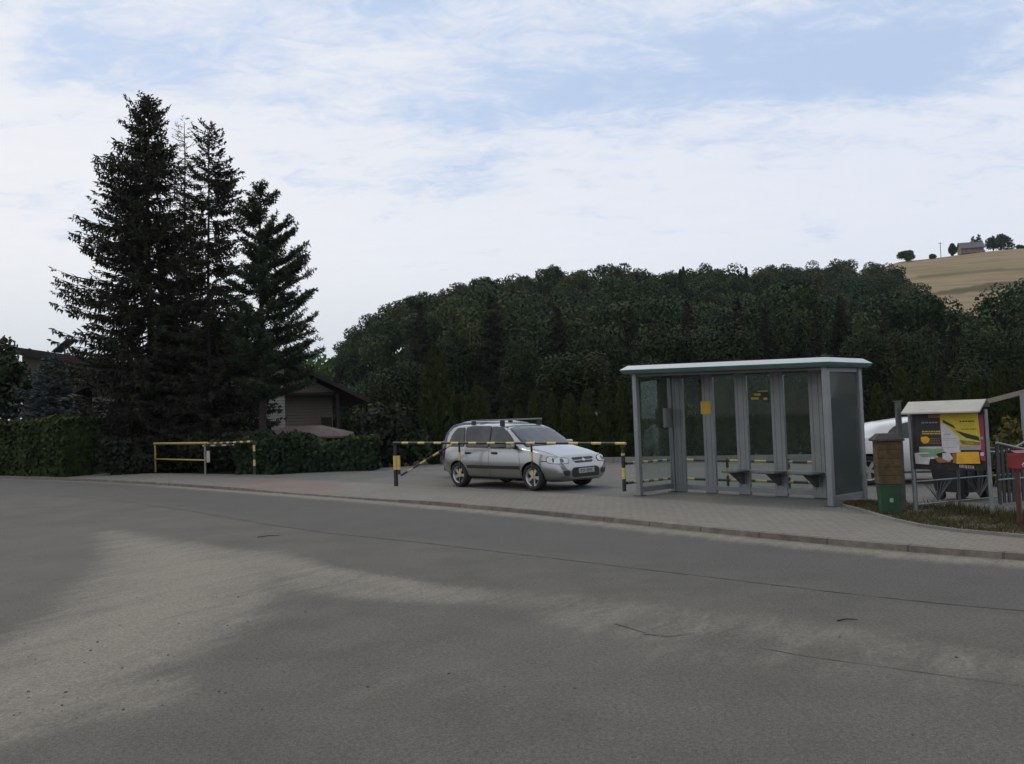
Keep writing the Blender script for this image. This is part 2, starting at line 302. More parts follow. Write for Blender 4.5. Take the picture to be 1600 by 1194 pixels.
# ------------------------------------------------------------------ mesh helpers
class MB:
    def __init__(s): s.v = []; s.f = []; s.mi = []; s.mats = []; s.sm = []
    def m(s, name):
        if name not in s.mats: s.mats.append(name)
        return s.mats.index(name)
    def add(s, vs, fs, mat, smooth=False):
        o = len(s.v); s.v += [tuple(v) for v in vs]; k = s.m(mat)
        for f in fs: s.f.append(tuple(o + i for i in f)); s.mi.append(k); s.sm.append(smooth)
        return s
    def box(s, lo, hi, mat, mtx=None, bev=0.0):
        lo = Vector(lo); hi = Vector(hi)
        if bev:
            b = min(bev, *(0.45 * (hi[i] - lo[i]) for i in range(3)))
            bm = bmesh.new(); bmesh.ops.create_cube(bm, size=1)
            for v in bm.verts: v.co = Vector((lo[i] + (v.co[i] + .5) * (hi[i] - lo[i]) for i in range(3)))
            bmesh.ops.bevel(bm, geom=bm.edges[:], offset=b, segments=2, affect='EDGES', profile=0.5)
            bm.verts.index_update(); vs = [v.co.copy() for v in bm.verts]; fs = [[v.index for v in f.verts] for f in bm.faces]; bm.free()
        else:
            vs = [Vector((x, y, z)) for z in (lo.z, hi.z) for y in (lo.y, hi.y) for x in (lo.x, hi.x)]
            fs = [(0, 2, 3, 1), (4, 5, 7, 6), (0, 1, 5, 4), (2, 6, 7, 3), (0, 4, 6, 2), (1, 3, 7, 5)]
        if mtx: vs = [mtx @ v for v in vs]
        return s.add(vs, fs, mat)
    def tube(s, pts, rad, mat, n=10, cap=True, smooth=True):
        pts = [Vector(p) for p in pts]; rs = rad if isinstance(rad, (list, tuple)) else [rad] * len(pts)
        vs = []; fs = []; prev = None
        for i, p in enumerate(pts):
            d = (pts[min(i + 1, len(pts) - 1)] - pts[max(i - 1, 0)]).normalized()
            if prev is None: a = d.orthogonal().normalized()
            else: a = (prev - d * prev.dot(d)).normalized()
            prev = a; b = d.cross(a)
            for k in range(n):
                t = 2 * math.pi * k / n; vs.append(p + (a * math.cos(t) + b * math.sin(t)) * rs[i])
        for i in range(len(pts) - 1):
            for k in range(n):
                fs.append((i * n + k, i * n + (k + 1) % n, (i + 1) * n + (k + 1) % n, (i + 1) * n + k))
        s.add(vs, fs, mat, smooth)
        if cap:
            s.add(vs[:n], [tuple(range(n))[::-1]], mat); s.add(vs[-n:], [tuple(range(n))], mat)
        return s
    def bar(s, a, b, wdt, hgt, mat, up=Vector((0, 0, 1))):
        a = Vector(a); b = Vector(b); d = (b - a).normalized(); sd = d.cross(up).normalized(); u = sd.cross(d)
        vs = [p + sd * (x * wdt / 2) + u * (y * hgt / 2) for p in (a, b) for x, y in ((-1, -1), (1, -1), (1, 1), (-1, 1))]
        return s.add(vs, [(3, 2, 1, 0), (4, 5, 6, 7), (0, 1, 5, 4), (1, 2, 6, 5), (2, 3, 7, 6), (3, 0, 4, 7)], mat)
    def prism(s, poly, d, mat):     # poly list of 3D points, extruded by vector d
        poly = [Vector(p) for p in poly]; d = Vector(d); n = len(poly)
        return s.add(poly + [p + d for p in poly], [tuple(range(n)), tuple(range(2 * n - 1, n - 1, -1))] + [(i, (i + n), (i + 1) % n + n, (i + 1) % n) for i in range(n)], mat)
    def build(s, name, parent=None, loc=None, rotz=0.0):
        me = bpy.data.meshes.new(name); me.from_pydata(s.v, [], s.f)
        for k in s.mats: me.materials.append(M[k])
        me.polygons.foreach_set('material_index', s.mi); me.polygons.foreach_set('use_smooth', s.sm); me.update()
        bm = bmesh.new(); bm.from_mesh(me); bmesh.ops.recalc_face_normals(bm, faces=bm.faces); bm.to_mesh(me); bm.free()
        return link(name, me, parent, loc, rotz)
def link(name, me, parent=None, loc=None, rotz=0.0):
    o = bpy.data.objects.new(name, me); C.objects.link(o)
    if loc is not None: o.location = loc
    o.rotation_euler = (0, 0, rotz)
    if parent: o.parent = parent
    return o
def tag(o, label=None, cat=None, group=None, kind=None):
    for k, v in (('label', label), ('category', cat), ('group', group), ('kind', kind)):
        if v: o[k] = v
    return o
def thing(name, loc, rotz, label, cat, group=None):
    o = bpy.data.objects.new(name, None); C.objects.link(o); o.location = loc; o.rotation_euler = (0, 0, rotz); o.empty_display_size = 0.2
    return tag(o, label, cat, group)
def dup(root, loc, rotz, label=None, group=None, scale=None):
    r = root.copy(); C.objects.link(r); r.location = loc; r.rotation_euler = (0, 0, rotz)
    if scale: r.scale = scale
    if label: r['label'] = label
    if group: r['group'] = group
    for ch in list(root.children):
        c = ch.copy(); C.objects.link(c); c.parent = r
        for g in ch.children: d = g.copy(); C.objects.link(d); d.parent = c
    return r
def struct(o): o['kind'] = 'structure'; return o

class Quads:                       # many small leaf faces at once
    def __init__(s): s.q = []; s.t = []
    def add(s, q, tint=0.0):       # q: (n,4,3)
        q = np.asarray(q, dtype=np.float32).reshape(-1, 4, 3); s.q.append(q)
        s.t.append(np.broadcast_to(np.asarray(tint, np.float32).reshape(-1, 1) if np.ndim(tint) else np.full((1, 1), tint, np.float32), (len(q), 4)).reshape(-1))
    def mesh(s, name, mat):
        q = np.concatenate(s.q); t = np.concatenate(s.t); n = len(q)
        me = bpy.data.meshes.new(name); me.vertices.add(n * 4); me.vertices.foreach_set('co', q.reshape(-1))
        me.loops.add(n * 4); me.loops.foreach_set('vertex_index', np.arange(n * 4, dtype=np.int32))
        me.polygons.add(n); me.polygons.foreach_set('loop_start', np.arange(0, n * 4, 4, dtype=np.int32)); me.polygons.foreach_set('loop_total', np.full(n, 4, np.int32))
        me.update(calc_edges=True); a = me.attributes.new('tint', 'FLOAT', 'POINT'); a.data.foreach_set('value', t)
        me.materials.append(M[mat]); me.validate(); return me
def unit(v): return v / np.maximum(np.linalg.norm(v, axis=-1, keepdims=True), 1e-9)
def cards(rng, P, size, flat=0.0, aspect=1.6, outward=None):
    """diamond leaf faces at points P, random orientation"""
    n = len(P); size = np.broadcast_to(size, (n,))
    nrm = unit(rng.normal(size=(n, 3)))
    if outward is not None: nrm = unit(nrm * 0.8 + outward * 0.9)
    if flat: nrm = unit(nrm + np.array([0, 0, flat]))
    a = unit(np.cross(nrm, unit(rng.normal(size=(n, 3))))); b = np.cross(nrm, a)
    sa = (size * 0.5 * aspect)[:, None]; sb = (size * 0.5)[:, None]
    return np.stack([P - a * sa, P - b * sb + a * sa * 0.15, P + a * sa, P + b * sb + a * sa * 0.15], axis=1)

# ------------------------------------------------------------------ terrain
COLS = [455, 475, 500, 530, 590, 640, 760, 900, 1100, 1300, 1420, 1600]
YS = [40, 75, 110, 150, 190, 230, 350, 700]
ZT = np.array([[0, 0, 0, 0, 0, 0, 0, 0], [0, .1, .4, 1.5, 3.5, 4, 3, 0], [0, .3, 1, 3, 7, 6.5, 4, 0], [0, .5, 1.5, 5, 10.5, 10, 5, 0], [0, .8, 3, 8, 15.5, 15, 8, 2], [0, 1, 5, 12, 18, 17, 10, 4], [0, 1.5, 6, 14, 21.6, 21, 15, 8], [0, 2, 6, 15, 24, 24, 18, 12],
               [0, 1.5, 5, 13, 23, 25.5, 24, 20], [0, 1, 4, 10, 20, 30, 49, 46], [0, .5, 2, 7, 17, 28, 60, 58], [0, .5, 2, 7, 17, 28, 63.5, 62]], float)
def terr(X, Y):
    X = np.asarray(X, float); Y = np.asarray(Y, float); Yc = np.maximum(Y, 1.0)
    px = np.clip(800 + FPX * X / Yc, 455, 1600); px = np.where(Y < 5, 455, px)
    ci = np.interp(px, COLS, np.arange(len(COLS))); yi = np.interp(Yc, YS, np.arange(len(YS)))
    yi = np.where(Y < 5, 0, yi)
    def sm(f): return f * f * (3 - 2 * f) * 0.5 + f * 0.5
    c0 = np.clip(ci.astype(int), 0, len(COLS) - 2); y0 = np.clip(yi.astype(int), 0, len(YS) - 2); fc = sm(ci - c0); fy = sm(yi - y0)
    return (ZT[c0, y0] * (1 - fc) * (1 - fy) + ZT[c0 + 1, y0] * fc * (1 - fy) + ZT[c0, y0 + 1] * (1 - fc) * fy + ZT[c0 + 1, y0 + 1] * fc * fy)
def grid_mesh(name, X, Y, Z, mat, attrs=None, keep=None):
    h, w_ = X.shape; co = np.stack([X, Y, Z], -1).reshape(-1, 3); idx = np.arange(h * w_).reshape(h, w_)
    f = np.stack([idx[:-1, :-1], idx[:-1, 1:], idx[1:, 1:], idx[1:, :-1]], -1).reshape(-1, 4)
    if keep is not None:
        k = keep.reshape(-1)[f].all(axis=1); f = f[k]; used = np.unique(f); rm = np.full(h * w_, -1); rm[used] = np.arange(len(used)); f = rm[f]; co = co[used]
        attrs = {a: v.reshape(-1)[used] for a, v in (attrs or {}).items()}
    me = bpy.data.meshes.new(name); me.from_pydata(co.tolist(), [], f.tolist()); me.materials.append(M[mat])
    for a, v in (attrs or {}).items():
        at_ = me.attributes.new(a, 'FLOAT', 'POINT'); at_.data.foreach_set('value', np.asarray(v, np.float32).reshape(-1))
    me.polygons.foreach_set('use_smooth', [True] * len(me.polygons)); me.update(); return me
ay = np.concatenate([np.linspace(-300, 30, 34), np.geomspace(32, 200, 60), np.linspace(204, 360, 60), np.geomspace(370, 1500, 25)])
px_ = np.concatenate([np.linspace(-4000, 300, 25), np.linspace(330, 1900, 150), np.linspace(2000, 6000, 16)])
YY, PP = np.meshgrid(ay, px_, indexing='ij'); XX = (PP - 800) / FPX * np.maximum(YY, 300 * (YY < 31) + YY)
XX = np.where(YY < 31, (PP - 800) / FPX * 90, XX)
ZZ = terr(XX, YY) - 0.03
py_ = 800 + FPX * XX / np.maximum(YY, 1)
nz = np.sin(XX * 0.05 + 1.3) * 4 + np.sin(XX * 0.13) * 2
crop = ((YY > 160) & (py_ > 1330)).astype(float)
crop = np.where((np.abs(YY - (266 + (py_ - 1560) * 0.06) - nz * 0.5) < 6 + np.clip(1560 - py_, 0, 200) * -0.03) & (py_ > 1440), 0.35, crop)
crop = np.where((np.abs(YY - 292 - nz * 0.3) < 2.2) & (py_ > 1440), 0.6, crop)
struct(link('ground', grid_mesh('ground', XX, YY, ZZ, 'terrain', {'crop': crop})))

# ------------------------------------------------------------------ road, kerb, pavement, parking lot
kp = [gp(x, y, 0.0) for x, y in [(0, 748), (90, 749.5), (160, 752), (250, 757.5), (320, 763), (400, 768.5), (500, 775.5), (600, 783.5), (700, 791), (800, 800), (900, 810.5), (1000, 821.5), (1100, 832), (1200, 842.5), (1300, 852.5), (1400, 861.5), (1500, 869.5), (1600, 876.5)]]
kp = [Vector((-95, 62, 0)), Vector((-60, 54, 0)), Vector((-38, 44.5, 0))] + kp + [Vector((9.3, 6.1, 0)), Vector((20, -4.5, 0)), Vector((45, -30, 0)), Vector((90, -75, 0))]
kp = np.array([[p.x, p.y] for p in kp])
for _ in range(2):
    q = kp.copy(); q[4:-5] = (kp[3:-6] + 2 * kp[4:-5] + kp[5:-4]) / 4; kp = q
def resample(P, step):
    seg = np.linalg.norm(np.diff(P, axis=0), axis=1); s = np.concatenate([[0], np.cumsum(seg)]); n = int(s[-1] / step); t = np.linspace(0, s[-1], n)
    return np.stack([np.interp(t, s, P[:, k]) for k in range(P.shape[1])], -1)
K = resample(kp, 0.3)
T_ = unit(np.gradient(K, axis=0)); Nn = np.stack([-T_[:, 1], T_[:, 0]], -1)     # normal towards the lot
for _ in range(6): Nn[1:-1] = unit(Nn[:-2] + 2 * Nn[1:-1] + Nn[2:])
def kerb_h(X, Y):                # kerb drops at the lot entrance
    px = 800 + FPX * X / np.maximum(Y, 1); a = np.clip((px - 360) / 70, 0, 1) * np.clip((660 - px) / 90, 0, 1); a = np.where(Y > 2, a, 0)
    a = a * a * (3 - 2 * a); return 0.065 - 0.035 * a
KH = kerb_h(K[:, 0], K[:, 1])
# signed distance to kerb (positive = lot side)
def sdist_kerb(X, Y):
    P = np.stack([X.reshape(-1), Y.reshape(-1)], -1); out = np.empty(len(P))
    Ks = K[::2]; Ns = Nn[::2]
    for i in range(0, len(P), 20000):
        d = P[i:i + 20000, None, :] - Ks[None]; j = np.argmin((d ** 2).sum(-1), 1); r = np.arange(len(j)); out[i:i + 20000] = (d[r, j] * Ns[j]).sum(-1)
    return out.reshape(X.shape)
def pl_dist(X, Y, pts):
    P = np.stack([X, Y], -1); best = np.full(X.shape, 1e9)
    for a, b in zip(pts[:-1], pts[1:]):
        a = np.array(a); b = np.array(b); ab = b - a; t = np.clip(((P - a) @ ab) / (ab @ ab), 0, 1); best = np.minimum(best, np.linalg.norm(P - (a + t[..., None] * ab), axis=-1))
    return best
def in_poly(X, Y, poly):
    ins = np.zeros(X.shape, bool); n = len(poly)
    for i in range(n):
        x1, y1 = poly[i]; x2, y2 = poly[(i + 1) % n]
        c = ((y1 > Y) != (y2 > Y)) & (X < (x2 - x1) * (Y - y1) / (y2 - y1 + 1e-12) + x1); ins ^= c
    return ins
def g2(l): return [tuple(gp(x, y, 0.0)[:2]) for x, y in l]
xs = np.concatenate([np.linspace(-90, -32, 40), np.arange(-31.8, 13, 0.16), np.linspace(13.5, 80, 40)]); ys = np.concatenate([np.linspace(-70, -2, 40), np.arange(-1.8, 38, 0.16), np.linspace(38.5, 62, 20)])
RX, RY = np.meshgrid(xs, ys); SD = sdist_kerb(RX, RY)
polyA = g2([(172, 832), (260, 848), (400, 868), (430, 885), (405, 915), (395, 950), (352, 985), (270, 1020), (170, 1065), (60, 1110), (-120, 1190), (-200, 1120), (-60, 1055), (20, 1010), (110, 955), (165, 900), (185, 865)])
dA = pl_dist(RX, RY, polyA + polyA[:1]); insA = in_poly(RX, RY, polyA)
dust = np.where(insA, np.clip(0.62 + dA * 0.35, 0, 0.95), np.clip(0.62 - dA * 1.05, 0, 1))
def band(pts, hw, amt, soft):
    global dust
    d = pl_dist(RX, RY, g2(pts)); v = np.clip((hw + soft - d) / soft, 0, 1); dust = np.maximum(dust, amt * v * v * (3 - 2 * v))
band([(400, 868), (470, 890), (520, 915), (620, 925), (720, 930)], 0.20, 0.60, 0.5)
band([(870, 940), (960, 950), (1040, 962), (1180, 978), (1330, 1000), (1480, 1025), (1640, 1052)], 0.14, 0.42, 0.6)
band([(200, 850), (400, 874), (640, 915)], 0.10, 0.7, 0.3)
band([(900, 962), (1010, 985), (1100, 975)], 0.2, 0.45, 0.45)
band([(700, 928), (880, 942)], 0.12, 0.36, 0.6)
band([(-60, 1150), (40, 1120), (200, 1085)], 0.2, 0.6, 0.6)
band([(1000, 1000), (1300, 1035), (1640, 1075)], 0.25, 0.28, 0.7)
band([(520, 1010), (800, 1150)], 0.3, 0.22, 0.9)
ke = np.clip(1 - np.abs(SD + 0.20) / 0.55, 0, 1)
dust = np.maximum(dust, ke * np.where(RY > 5, 0.95, 0.6) * (0.9 - 0.25 * ((RX < -11))))
seam_px = [(60, 772), (180, 782), (300, 799), (420, 820), (520, 834), (640, 846), (800, 865), (900, 877), (1000, 889), (1100, 901), (1200, 913), (1300, 925), (1400, 936), (1500, 946), (1640, 958)]
sm2 = g2(seam_px); sx = np.array([p[0] for p in sm2]); sy = np.array([p[1] for p in sm2]); o = np.argsort(sx)
lane = (np.clip((RY - np.interp(RX, sx[o], sy[o])) / 1.2 + .3, 0, 1) * (RX > -30)) * np.clip((SD < 0) * 1.0, 0, 1)
struct(link('road', grid_mesh('road', RX, RY, np.zeros_like(RX), 'asphalt', {'dust': dust, 'lane': lane}, keep=SD < 0.6)))

rnd = random.Random(5)
def strip(name, pts, w0, z, mat):
    mb = MB(); pts = resample(np.array(pts, float), 0.12); t = unit(np.gradient(pts, axis=0)); n = np.stack([-t[:, 1], t[:, 0]], -1); vs = []
    for i, p in enumerate(pts):
        w_ = w0 * (0.35 + rnd.random() * 0.9); off = (rnd.random() - .5) * w0 * 0.9
        vs += [(*(p + n[i] * (off - w_ / 2)), z), (*(p + n[i] * (off + w_ / 2)), z)]
    mb.add(vs, [(2 * i, 2 * i + 1, 2 * i + 3, 2 * i + 2) for i in range(len(pts) - 1)], mat); return struct(mb.build(name))
strip('road_joint', g2(seam_px), 0.022, 0.004, 'crack')
strip('road_crack', g2([(960, 975), (1010, 989)] if 1 else [(905, 962), (960, 974), (1010, 990), (1080, 996), (1130, 984)]), 0.016, 0.004, 'crack')
strip('road_crack', g2([(1185, 1012), (1260, 1026), (1400, 1045), (1520, 1062), (1640, 1078)]), 0.010, 0.004, 'crack')
strip('road_crack', g2([(1005, 991), (1045, 996), (1085, 990)]), 0.02, 0.008, 'crack')

# kerb: row of kerbstones swept along the line, with its top a little proud of the paving
mb = MB(); n = len(K)
prof = [(-0.0, -0.05), (0.015, 0.0), (0.03, 1.0), (0.14, 1.02), (0.15, -0.05)]
vs = []
for i in range(n):
    for d_, zf in prof:
        p = K[i] + Nn[i] * d_; z = zf * (KH[i] + 0.006) if zf > 0.5 else -0.03
        vs.append((p[0], p[1], z))
m_ = len(prof); fs = [(i * m_ + k, i * m_ + k + 1, (i + 1) * m_ + k + 1, (i + 1) * m_ + k) for i in range(n - 1) for k in range(m_ - 1)]
mb.add(vs, fs, 'kerb'); ko = struct(mb.build('kerb'))
ra = ko.data.attributes.new('run', 'FLOAT', 'POINT'); ra.data.foreach_set('value', np.repeat(np.arange(n) * 0.3, m_).astype(np.float32))
kt = M['kerb'].node_tree; kb = kt.nodes['Principled BSDF']; src = kb.inputs['Base Color'].links[0].from_socket
an = N(kt, 'ShaderNodeAttribute', attribute_name='run'); jf = MATH(kt, 'LESS_THAN', MATH(kt, 'FRACT', an.outputs['Fac']), 0.03); kc = N(kt, 'ShaderNodeTexWhiteNoise', noise_dimensions='1D'); L(kt, MATH(kt, 'FLOOR', an.outputs['Fac']), kc.inputs['W'])
c2 = MIXC(kt, MATH(kt, 'MULTIPLY', kc.outputs[0], 0.5), src, (0.09, 0.075, 0.062)); L(kt, MIXC(kt, jf, c2, (0.085, 0.073, 0.06)), kb.inputs['Base Color'])
# pavement strip
ts = np.array([0.14, 0.4, 0.8, 1.2, 1.6, 2.0, 2.4]); PX = K[:, None, 0] + Nn[:, None, 0] * ts; PY = K[:, None, 1] + Nn[:, None, 1] * ts
PZ = KH[:, None] + (0.10 - KH[:, None]) * np.clip(ts / 1.6, 0, 1)[None]
ppx = 800 + FPX * PX / np.maximum(PY, 1)
redm = np.clip((ppx - 330) / 60, 0, 1) * np.clip((560 - ppx) / 60, 0, 1) + np.clip((110 - ppx) / 80, 0, 1) * 0.6 + np.clip((ppx - 1480) / 80, 0, 1) * 0.7
struct(link('pavement', grid_mesh('pavement', PX, PY, PZ, 'pavers', {'red': np.clip(redm, 0, 1) * (PY > 3)})))
# parking lot sheet, from the pavement to the low wall
LB = [(-26, 41), (-17.2, 35.2), (-13.6, 33.6), (-8.2, 29.6), (-7.6, 29.9), (-2.7, 33.2), (3.4, 30.0), (16, 24.4), (27, 19.0)]
i0 = int(np.argmin(np.abs(K[:, 0] + 22))); i1 = int(np.argmin(np.abs(K[:, 0] - 12)))
edge = [tuple(K[i] + Nn[i] * 2.25) for i in range(i0, i1, 4)]
bm = bmesh.new(); vv = [bm.verts.new((x, y, 0.094)) for x, y in edge + [(27, 6)] + LB[::-1]]
f = bm.faces.new(vv); bmesh.ops.triangulate(bm, faces=[f]); bmesh.ops.recalc_face_normals(bm, faces=bm.faces)
me = bpy.data.meshes.new('parking_lot'); bm.to_mesh(me); bm.free(); me.materials.append(M['lot_pavers']); struct(link('parking_lot', me))

# low wall at the back of the lot
mb = MB(); a = Vector((-2.2, 32.75, 0)); b = Vector((3.4, 29.75, 0)); c = Vector((16, 24.2, 0)); d = Vector((27, 18.9, 0))
for p, q in ((a, b), (b, c), (c, d)):
    mb.bar(p + Vector((0, 0, .17)), q + Vector((0, 0, .17)), 0.2, 0.22, 'concrete')
tag(mb.build('low_wall'), 'low grey concrete edging wall along the back of the parking lot', 'wall')

# loose stones and twigs on the road
rng = np.random.default_rng(3); mb = MB()
for _ in range(170):
    r = rng.random()
    px0, py0 = (rng.uniform(0, 420), rng.uniform(930, 1130)) if r < 0.6 else (rng.uniform(0, 1600), rng.uniform(850, 1190))
    if px0 + py0 * 0.9 < 800: continue
    p = gp(px0, py0, 0); s = 0.003 + 0.007 * rng.random() ** 3
    vs = [p + Vector((x * s * rng.uniform(.7, 1.5), y * s * rng.uniform(.7, 1.3), z)) for x, y, z in ((-1, -1, 0), (1, -1, 0), (1, 1, 0), (-1, 1, 0), (-.5, -.4, s), (.5, -.5, s * .8), (.4, .5, s), (-.5, .5, s * .8))]
    mb.add(vs, [(0, 1, 5, 4), (1, 2, 6, 5), (2, 3, 7, 6), (3, 0, 4, 7), (4, 5, 6, 7)], 'stone' if rng.random() < .6 else 'crack')
tag(mb.build('gravel'), 'loose grit and small stones scattered on the asphalt', 'gravel', kind='stuff')
def twig(px0, py0, ln, ang):
    p = gp(px0, py0, 0); q = p + Vector((math.cos(ang) * ln, math.sin(ang) * ln, 0.012)); m = (p + q) / 2 + Vector((0, ln * .1, .01)); return MB().tube([p + Vector((0, 0, .006)), m, q], [.006, .005, .003], 'bark', 5)
tag(twig(402, 840, 0.34, 0.25).build('twig'), 'thin dark twig lying on the far lane of the road', 'twig')
tag(twig(1308, 971, 0.16, -0.1).build('twig'), 'short dark stick lying on the near side of the seam, right of the dust', 'twig')

# grass verge under the notice board
vp = [(1318, 790), (1345, 797), (1395, 812), (1440, 822), (1500, 830), (1560, 835), (1640, 842)]
front = [gp(x, y, .1) for x, y in vp]; perp = Vector((0.80, 0.60, 0))
back = [p + perp * (0.35 + 1.35 * min(1, i / 2)) for i, p in enumerate(front)]
bm = bmesh.new(); a = [bm.verts.new((p.x, p.y, 0.125)) for p in front]; b = [bm.verts.new((p.x, p.y, 0.125)) for p in back]
for i in range(len(a) - 1): bm.faces.new((a[i], a[i + 1], b[i + 1], b[i]))
me = bpy.data.meshes.new('verge'); bm.to_mesh(me); bm.free()
mat('verge_soil', (0.075, 0.060, 0.036), 0.95, var=0.4, scale=4, bump=0.6); me.materials.append(M['verge_soil']); struct(link('verge_ground', me))
mb = MB()
for p, q in zip(front[:-1], front[1:]): mb.bar(p - perp * 0.03 + Vector((0, 0, .0)), q - perp * 0.03 + Vector((0, 0, .0)), 0.05, 0.06, 'concrete')
struct(mb.build('verge_edging'))
Q = Quads(); rng = np.random.default_rng(8); n = 9000
seg = rng.integers(0, len(front) - 1, n); u = rng.random(n); v = rng.random(n)
F0 = np.array([p[:] for p in front]); B0 = np.array([p[:] for p in back])
fp = F0[seg] * (1 - u)[:, None] + F0[seg + 1] * u[:, None]; bp_ = B0[seg] * (1 - u)[:, None] + B0[seg + 1] * u[:, None]
P = fp * (1 - v)[:, None] + bp_ * v[:, None]; P[:, 2] = 0.12
keep = (np.sin(P[:, 0] * 5) + np.sin(P[:, 1] * 7 + 2) + rng.normal(0, .8, n)) > -0.9; P = P[keep]; n = len(P)
h = rng.uniform(.02, .075, n) * (1 + (np.sin(P[:, 0] * 3) > .3)); lean = rng.normal(0, .035, (n, 3)); lean[:, 2] = h; sd_ = unit(np.cross(lean, rng.normal(size=(n, 3)))) * 0.006
Q.add(np.stack([P - sd_, P + sd_, P + lean + sd_ * .2, P + lean - sd_ * .2], 1), (rng.random(n) < .45) * rng.random(n))
tag(link('grass', Q.mesh('grass', 'grass')), 'short patchy dry grass on the verge below the notice board', 'grass', kind='stuff')

# ------------------------------------------------------------------ trees
def conifer(seed, H, rad, z0=0.3, whorl=0.30, nb=8, droop=0.30, up=0.25, tw=0.45, tww=0.10, asym=None, keep=None, brown=0.2, trunk_r=0.18, dens=1.0, hang=0.6, kind='spruce'):
    rng = np.random.default_rng(seed); Q = Quads(); wood = MB()
    lean = rng.normal(0, 0.012, 2)
    def axis(z): return np.array([lean[0] * z + 0.04 * math.sin(z * .6 + seed), lean[1] * z, z])
    wood.tube([axis(z) for z in np.linspace(0, H * 0.985, 12)], [trunk_r * (1 - k / 11) ** 0.9 + 0.012 for k in range(12)], 'bark', 8)
    z = z0; QQ = []; TT = []
    br = MB()
    while z < H - 0.12:
        t = 1 - z / H; R = rad(t)
        for k in range(nb if t > 0.12 else max(4, nb - 3)):
            a = rng.random() * 2 * math.pi; ln = R * rng.uniform(0.72, 1.08)
            if asym: ln *= asym(a, t)
            kp_ = keep(a, t) if keep else 1.0
            if rng.random() > kp_: continue
            ln = max(ln, 0.12); zz = z + rng.uniform(-.15, .15); base = axis(zz); d = np.array([math.cos(a), math.sin(a), 0]); sdv = np.array([-d[1], d[0], 0])
            dr = droop * rng.uniform(0.7, 1.3) * (0.25 + t * 1.0) - (0.35 if t < 0.12 else 0)
            s = np.linspace(0, 1, 6); pts = base + d * (s * ln)[:, None] + np.array([0, 0, 1]) * ((-dr * s + up * s ** 2.2) * ln)[:, None] + sdv * (rng.normal(0, .06) * s ** 2 * ln)[:, None]
            if ln > 0.5: br.tube([Vector(p) for p in pts], [0.022 * (1 - x * .8) * (0.6 + ln * .25) for x in s], 'bark' if kind != 'dead' else 'deadwood', 3, cap=False)
            m = max(4, int(ln / 0.085 * dens)); ss = rng.uniform(0.10, 1.02, m) ** 0.8
            pp = np.stack([np.interp(ss, s, pts[:, j]) for j in range(3)], -1); tg = unit(np.stack([np.interp(ss, s, np.gradient(pts[:, j])) for j in range(3)], -1))
            side = np.where(rng.random(m) < .5, -1, 1)[:, None]
            tl = tw * (1.0 - 0.55 * ss) * rng.uniform(.6, 1.2, m) * min(1.0, 0.45 + ln / 2.2)
            dirn = unit(tg * rng.uniform(.35, 1.0, (m, 1)) + side * sdv * rng.uniform(.5, 1.0, (m, 1)) + np.array([0, 0, 1]) * rng.uniform(-.55, .18, (m, 1)))
            tip = pp + dirn * tl[:, None]; wv = unit(np.cross(dirn, rng.normal(size=(m, 3)))) * (tww * rng.uniform(.6, 1.1, (m, 1))) * .5
            mid = (pp * .55 + tip * .45); tint = np.clip(brown * (1.4 - ss) * rng.uniform(0, 1.6, m), 0, 1)
            QQ.append(np.stack([pp, mid - wv, tip, mid + wv], 1)); TT.append(tint)
            if hang > 0:
                hl = tl * rng.uniform(.5, 1.1, m) * hang; tip2 = pp + dirn * (tl * .3)[:, None] + np.array([0, 0, -1]) * hl[:, None]; mid2 = (pp + tip2) / 2
                w2 = unit(np.cross(tip2 - pp, rng.normal(size=(m, 3)))) * tww * .45; QQ.append(np.stack([pp, mid2 - w2, tip2, mid2 + w2], 1)); TT.append(tint)
        z += whorl * rng.uniform(.8, 1.2) * (0.6 + 0.5 * t)
    Q.add(np.concatenate(QQ), np.concatenate(TT))
    # upright leader shoots
    wood.v, wood.f  # trunk and limbs in one mesh
    o = len(wood.v); wood.v += br.v; wood.f += [tuple(o + i for i in f) for f in br.f]; k = wood.m('bark' if kind != 'dead' else 'deadwood'); wood.mi += [k] * len(br.f); wood.sm += br.sm
    return Q, wood
def plant(name, loc, Q, wood, fmat, label, cat, group=None, rotz=0.0, crown='crown'):
    r = thing(name, loc, rotz, label, cat, group)
    if wood: wood.build('trunk', r)
    link(crown, Q.mesh(crown, fmat), r); return r

def ptop(px0, py0, Y, zb=0.0):
    p = at(px0, py0, Y); return Vector((p.x, Y, zb)), p.z - zb
# the big spruce
loc, H = ptop(226, 147, 37.0)
prof1 = lambda t: np.interp(t, [0, .02, .05, .10, .16, .27, .40, .52, .72, .82, .9, 1], [.12, .42, .75, 1.05, 1.35, 1.85, 2.5, 2.9, 3.1, 2.7, 2.1, 1.2])
def asym1(a, t):
    c = math.cos(a); bump = 1 + 0.22 * math.sin(t * 38) ** 3
    return (1.0 + 0.24 * max(0, -c) * (t > .1)) * bump * (1.0 - 0.12 * max(0, c))
Q, W = conifer(11, H, prof1, z0=1.2, whorl=.26, nb=11, droop=.42, up=.36, tw=.58, tww=.085, asym=asym1, brown=.35, trunk_r=.20, dens=1.15, hang=.8)
plant('spruce_tree', loc, Q, W, 'spruce', 'tallest dark spruce with broad drooping branches, leftmost of the roadside clump', 'tree')
loc, H = ptop(284, 180, 37.4)
prof2 = lambda t: np.interp(t, [0, .05, .2, .35, .5, .8, 1], [.2, .5, 1.0, 1.3, 1.9, 2.3, 1.8])
Q, W = conifer(12, H, prof2, z0=1.5, whorl=.24, nb=8, droop=.02, up=.14, tw=.40, tww=.030, keep=lambda a, t: 0.7 if t < .3 else .95, brown=1.2, trunk_r=.09, dens=.8, hang=.4, kind='dead')
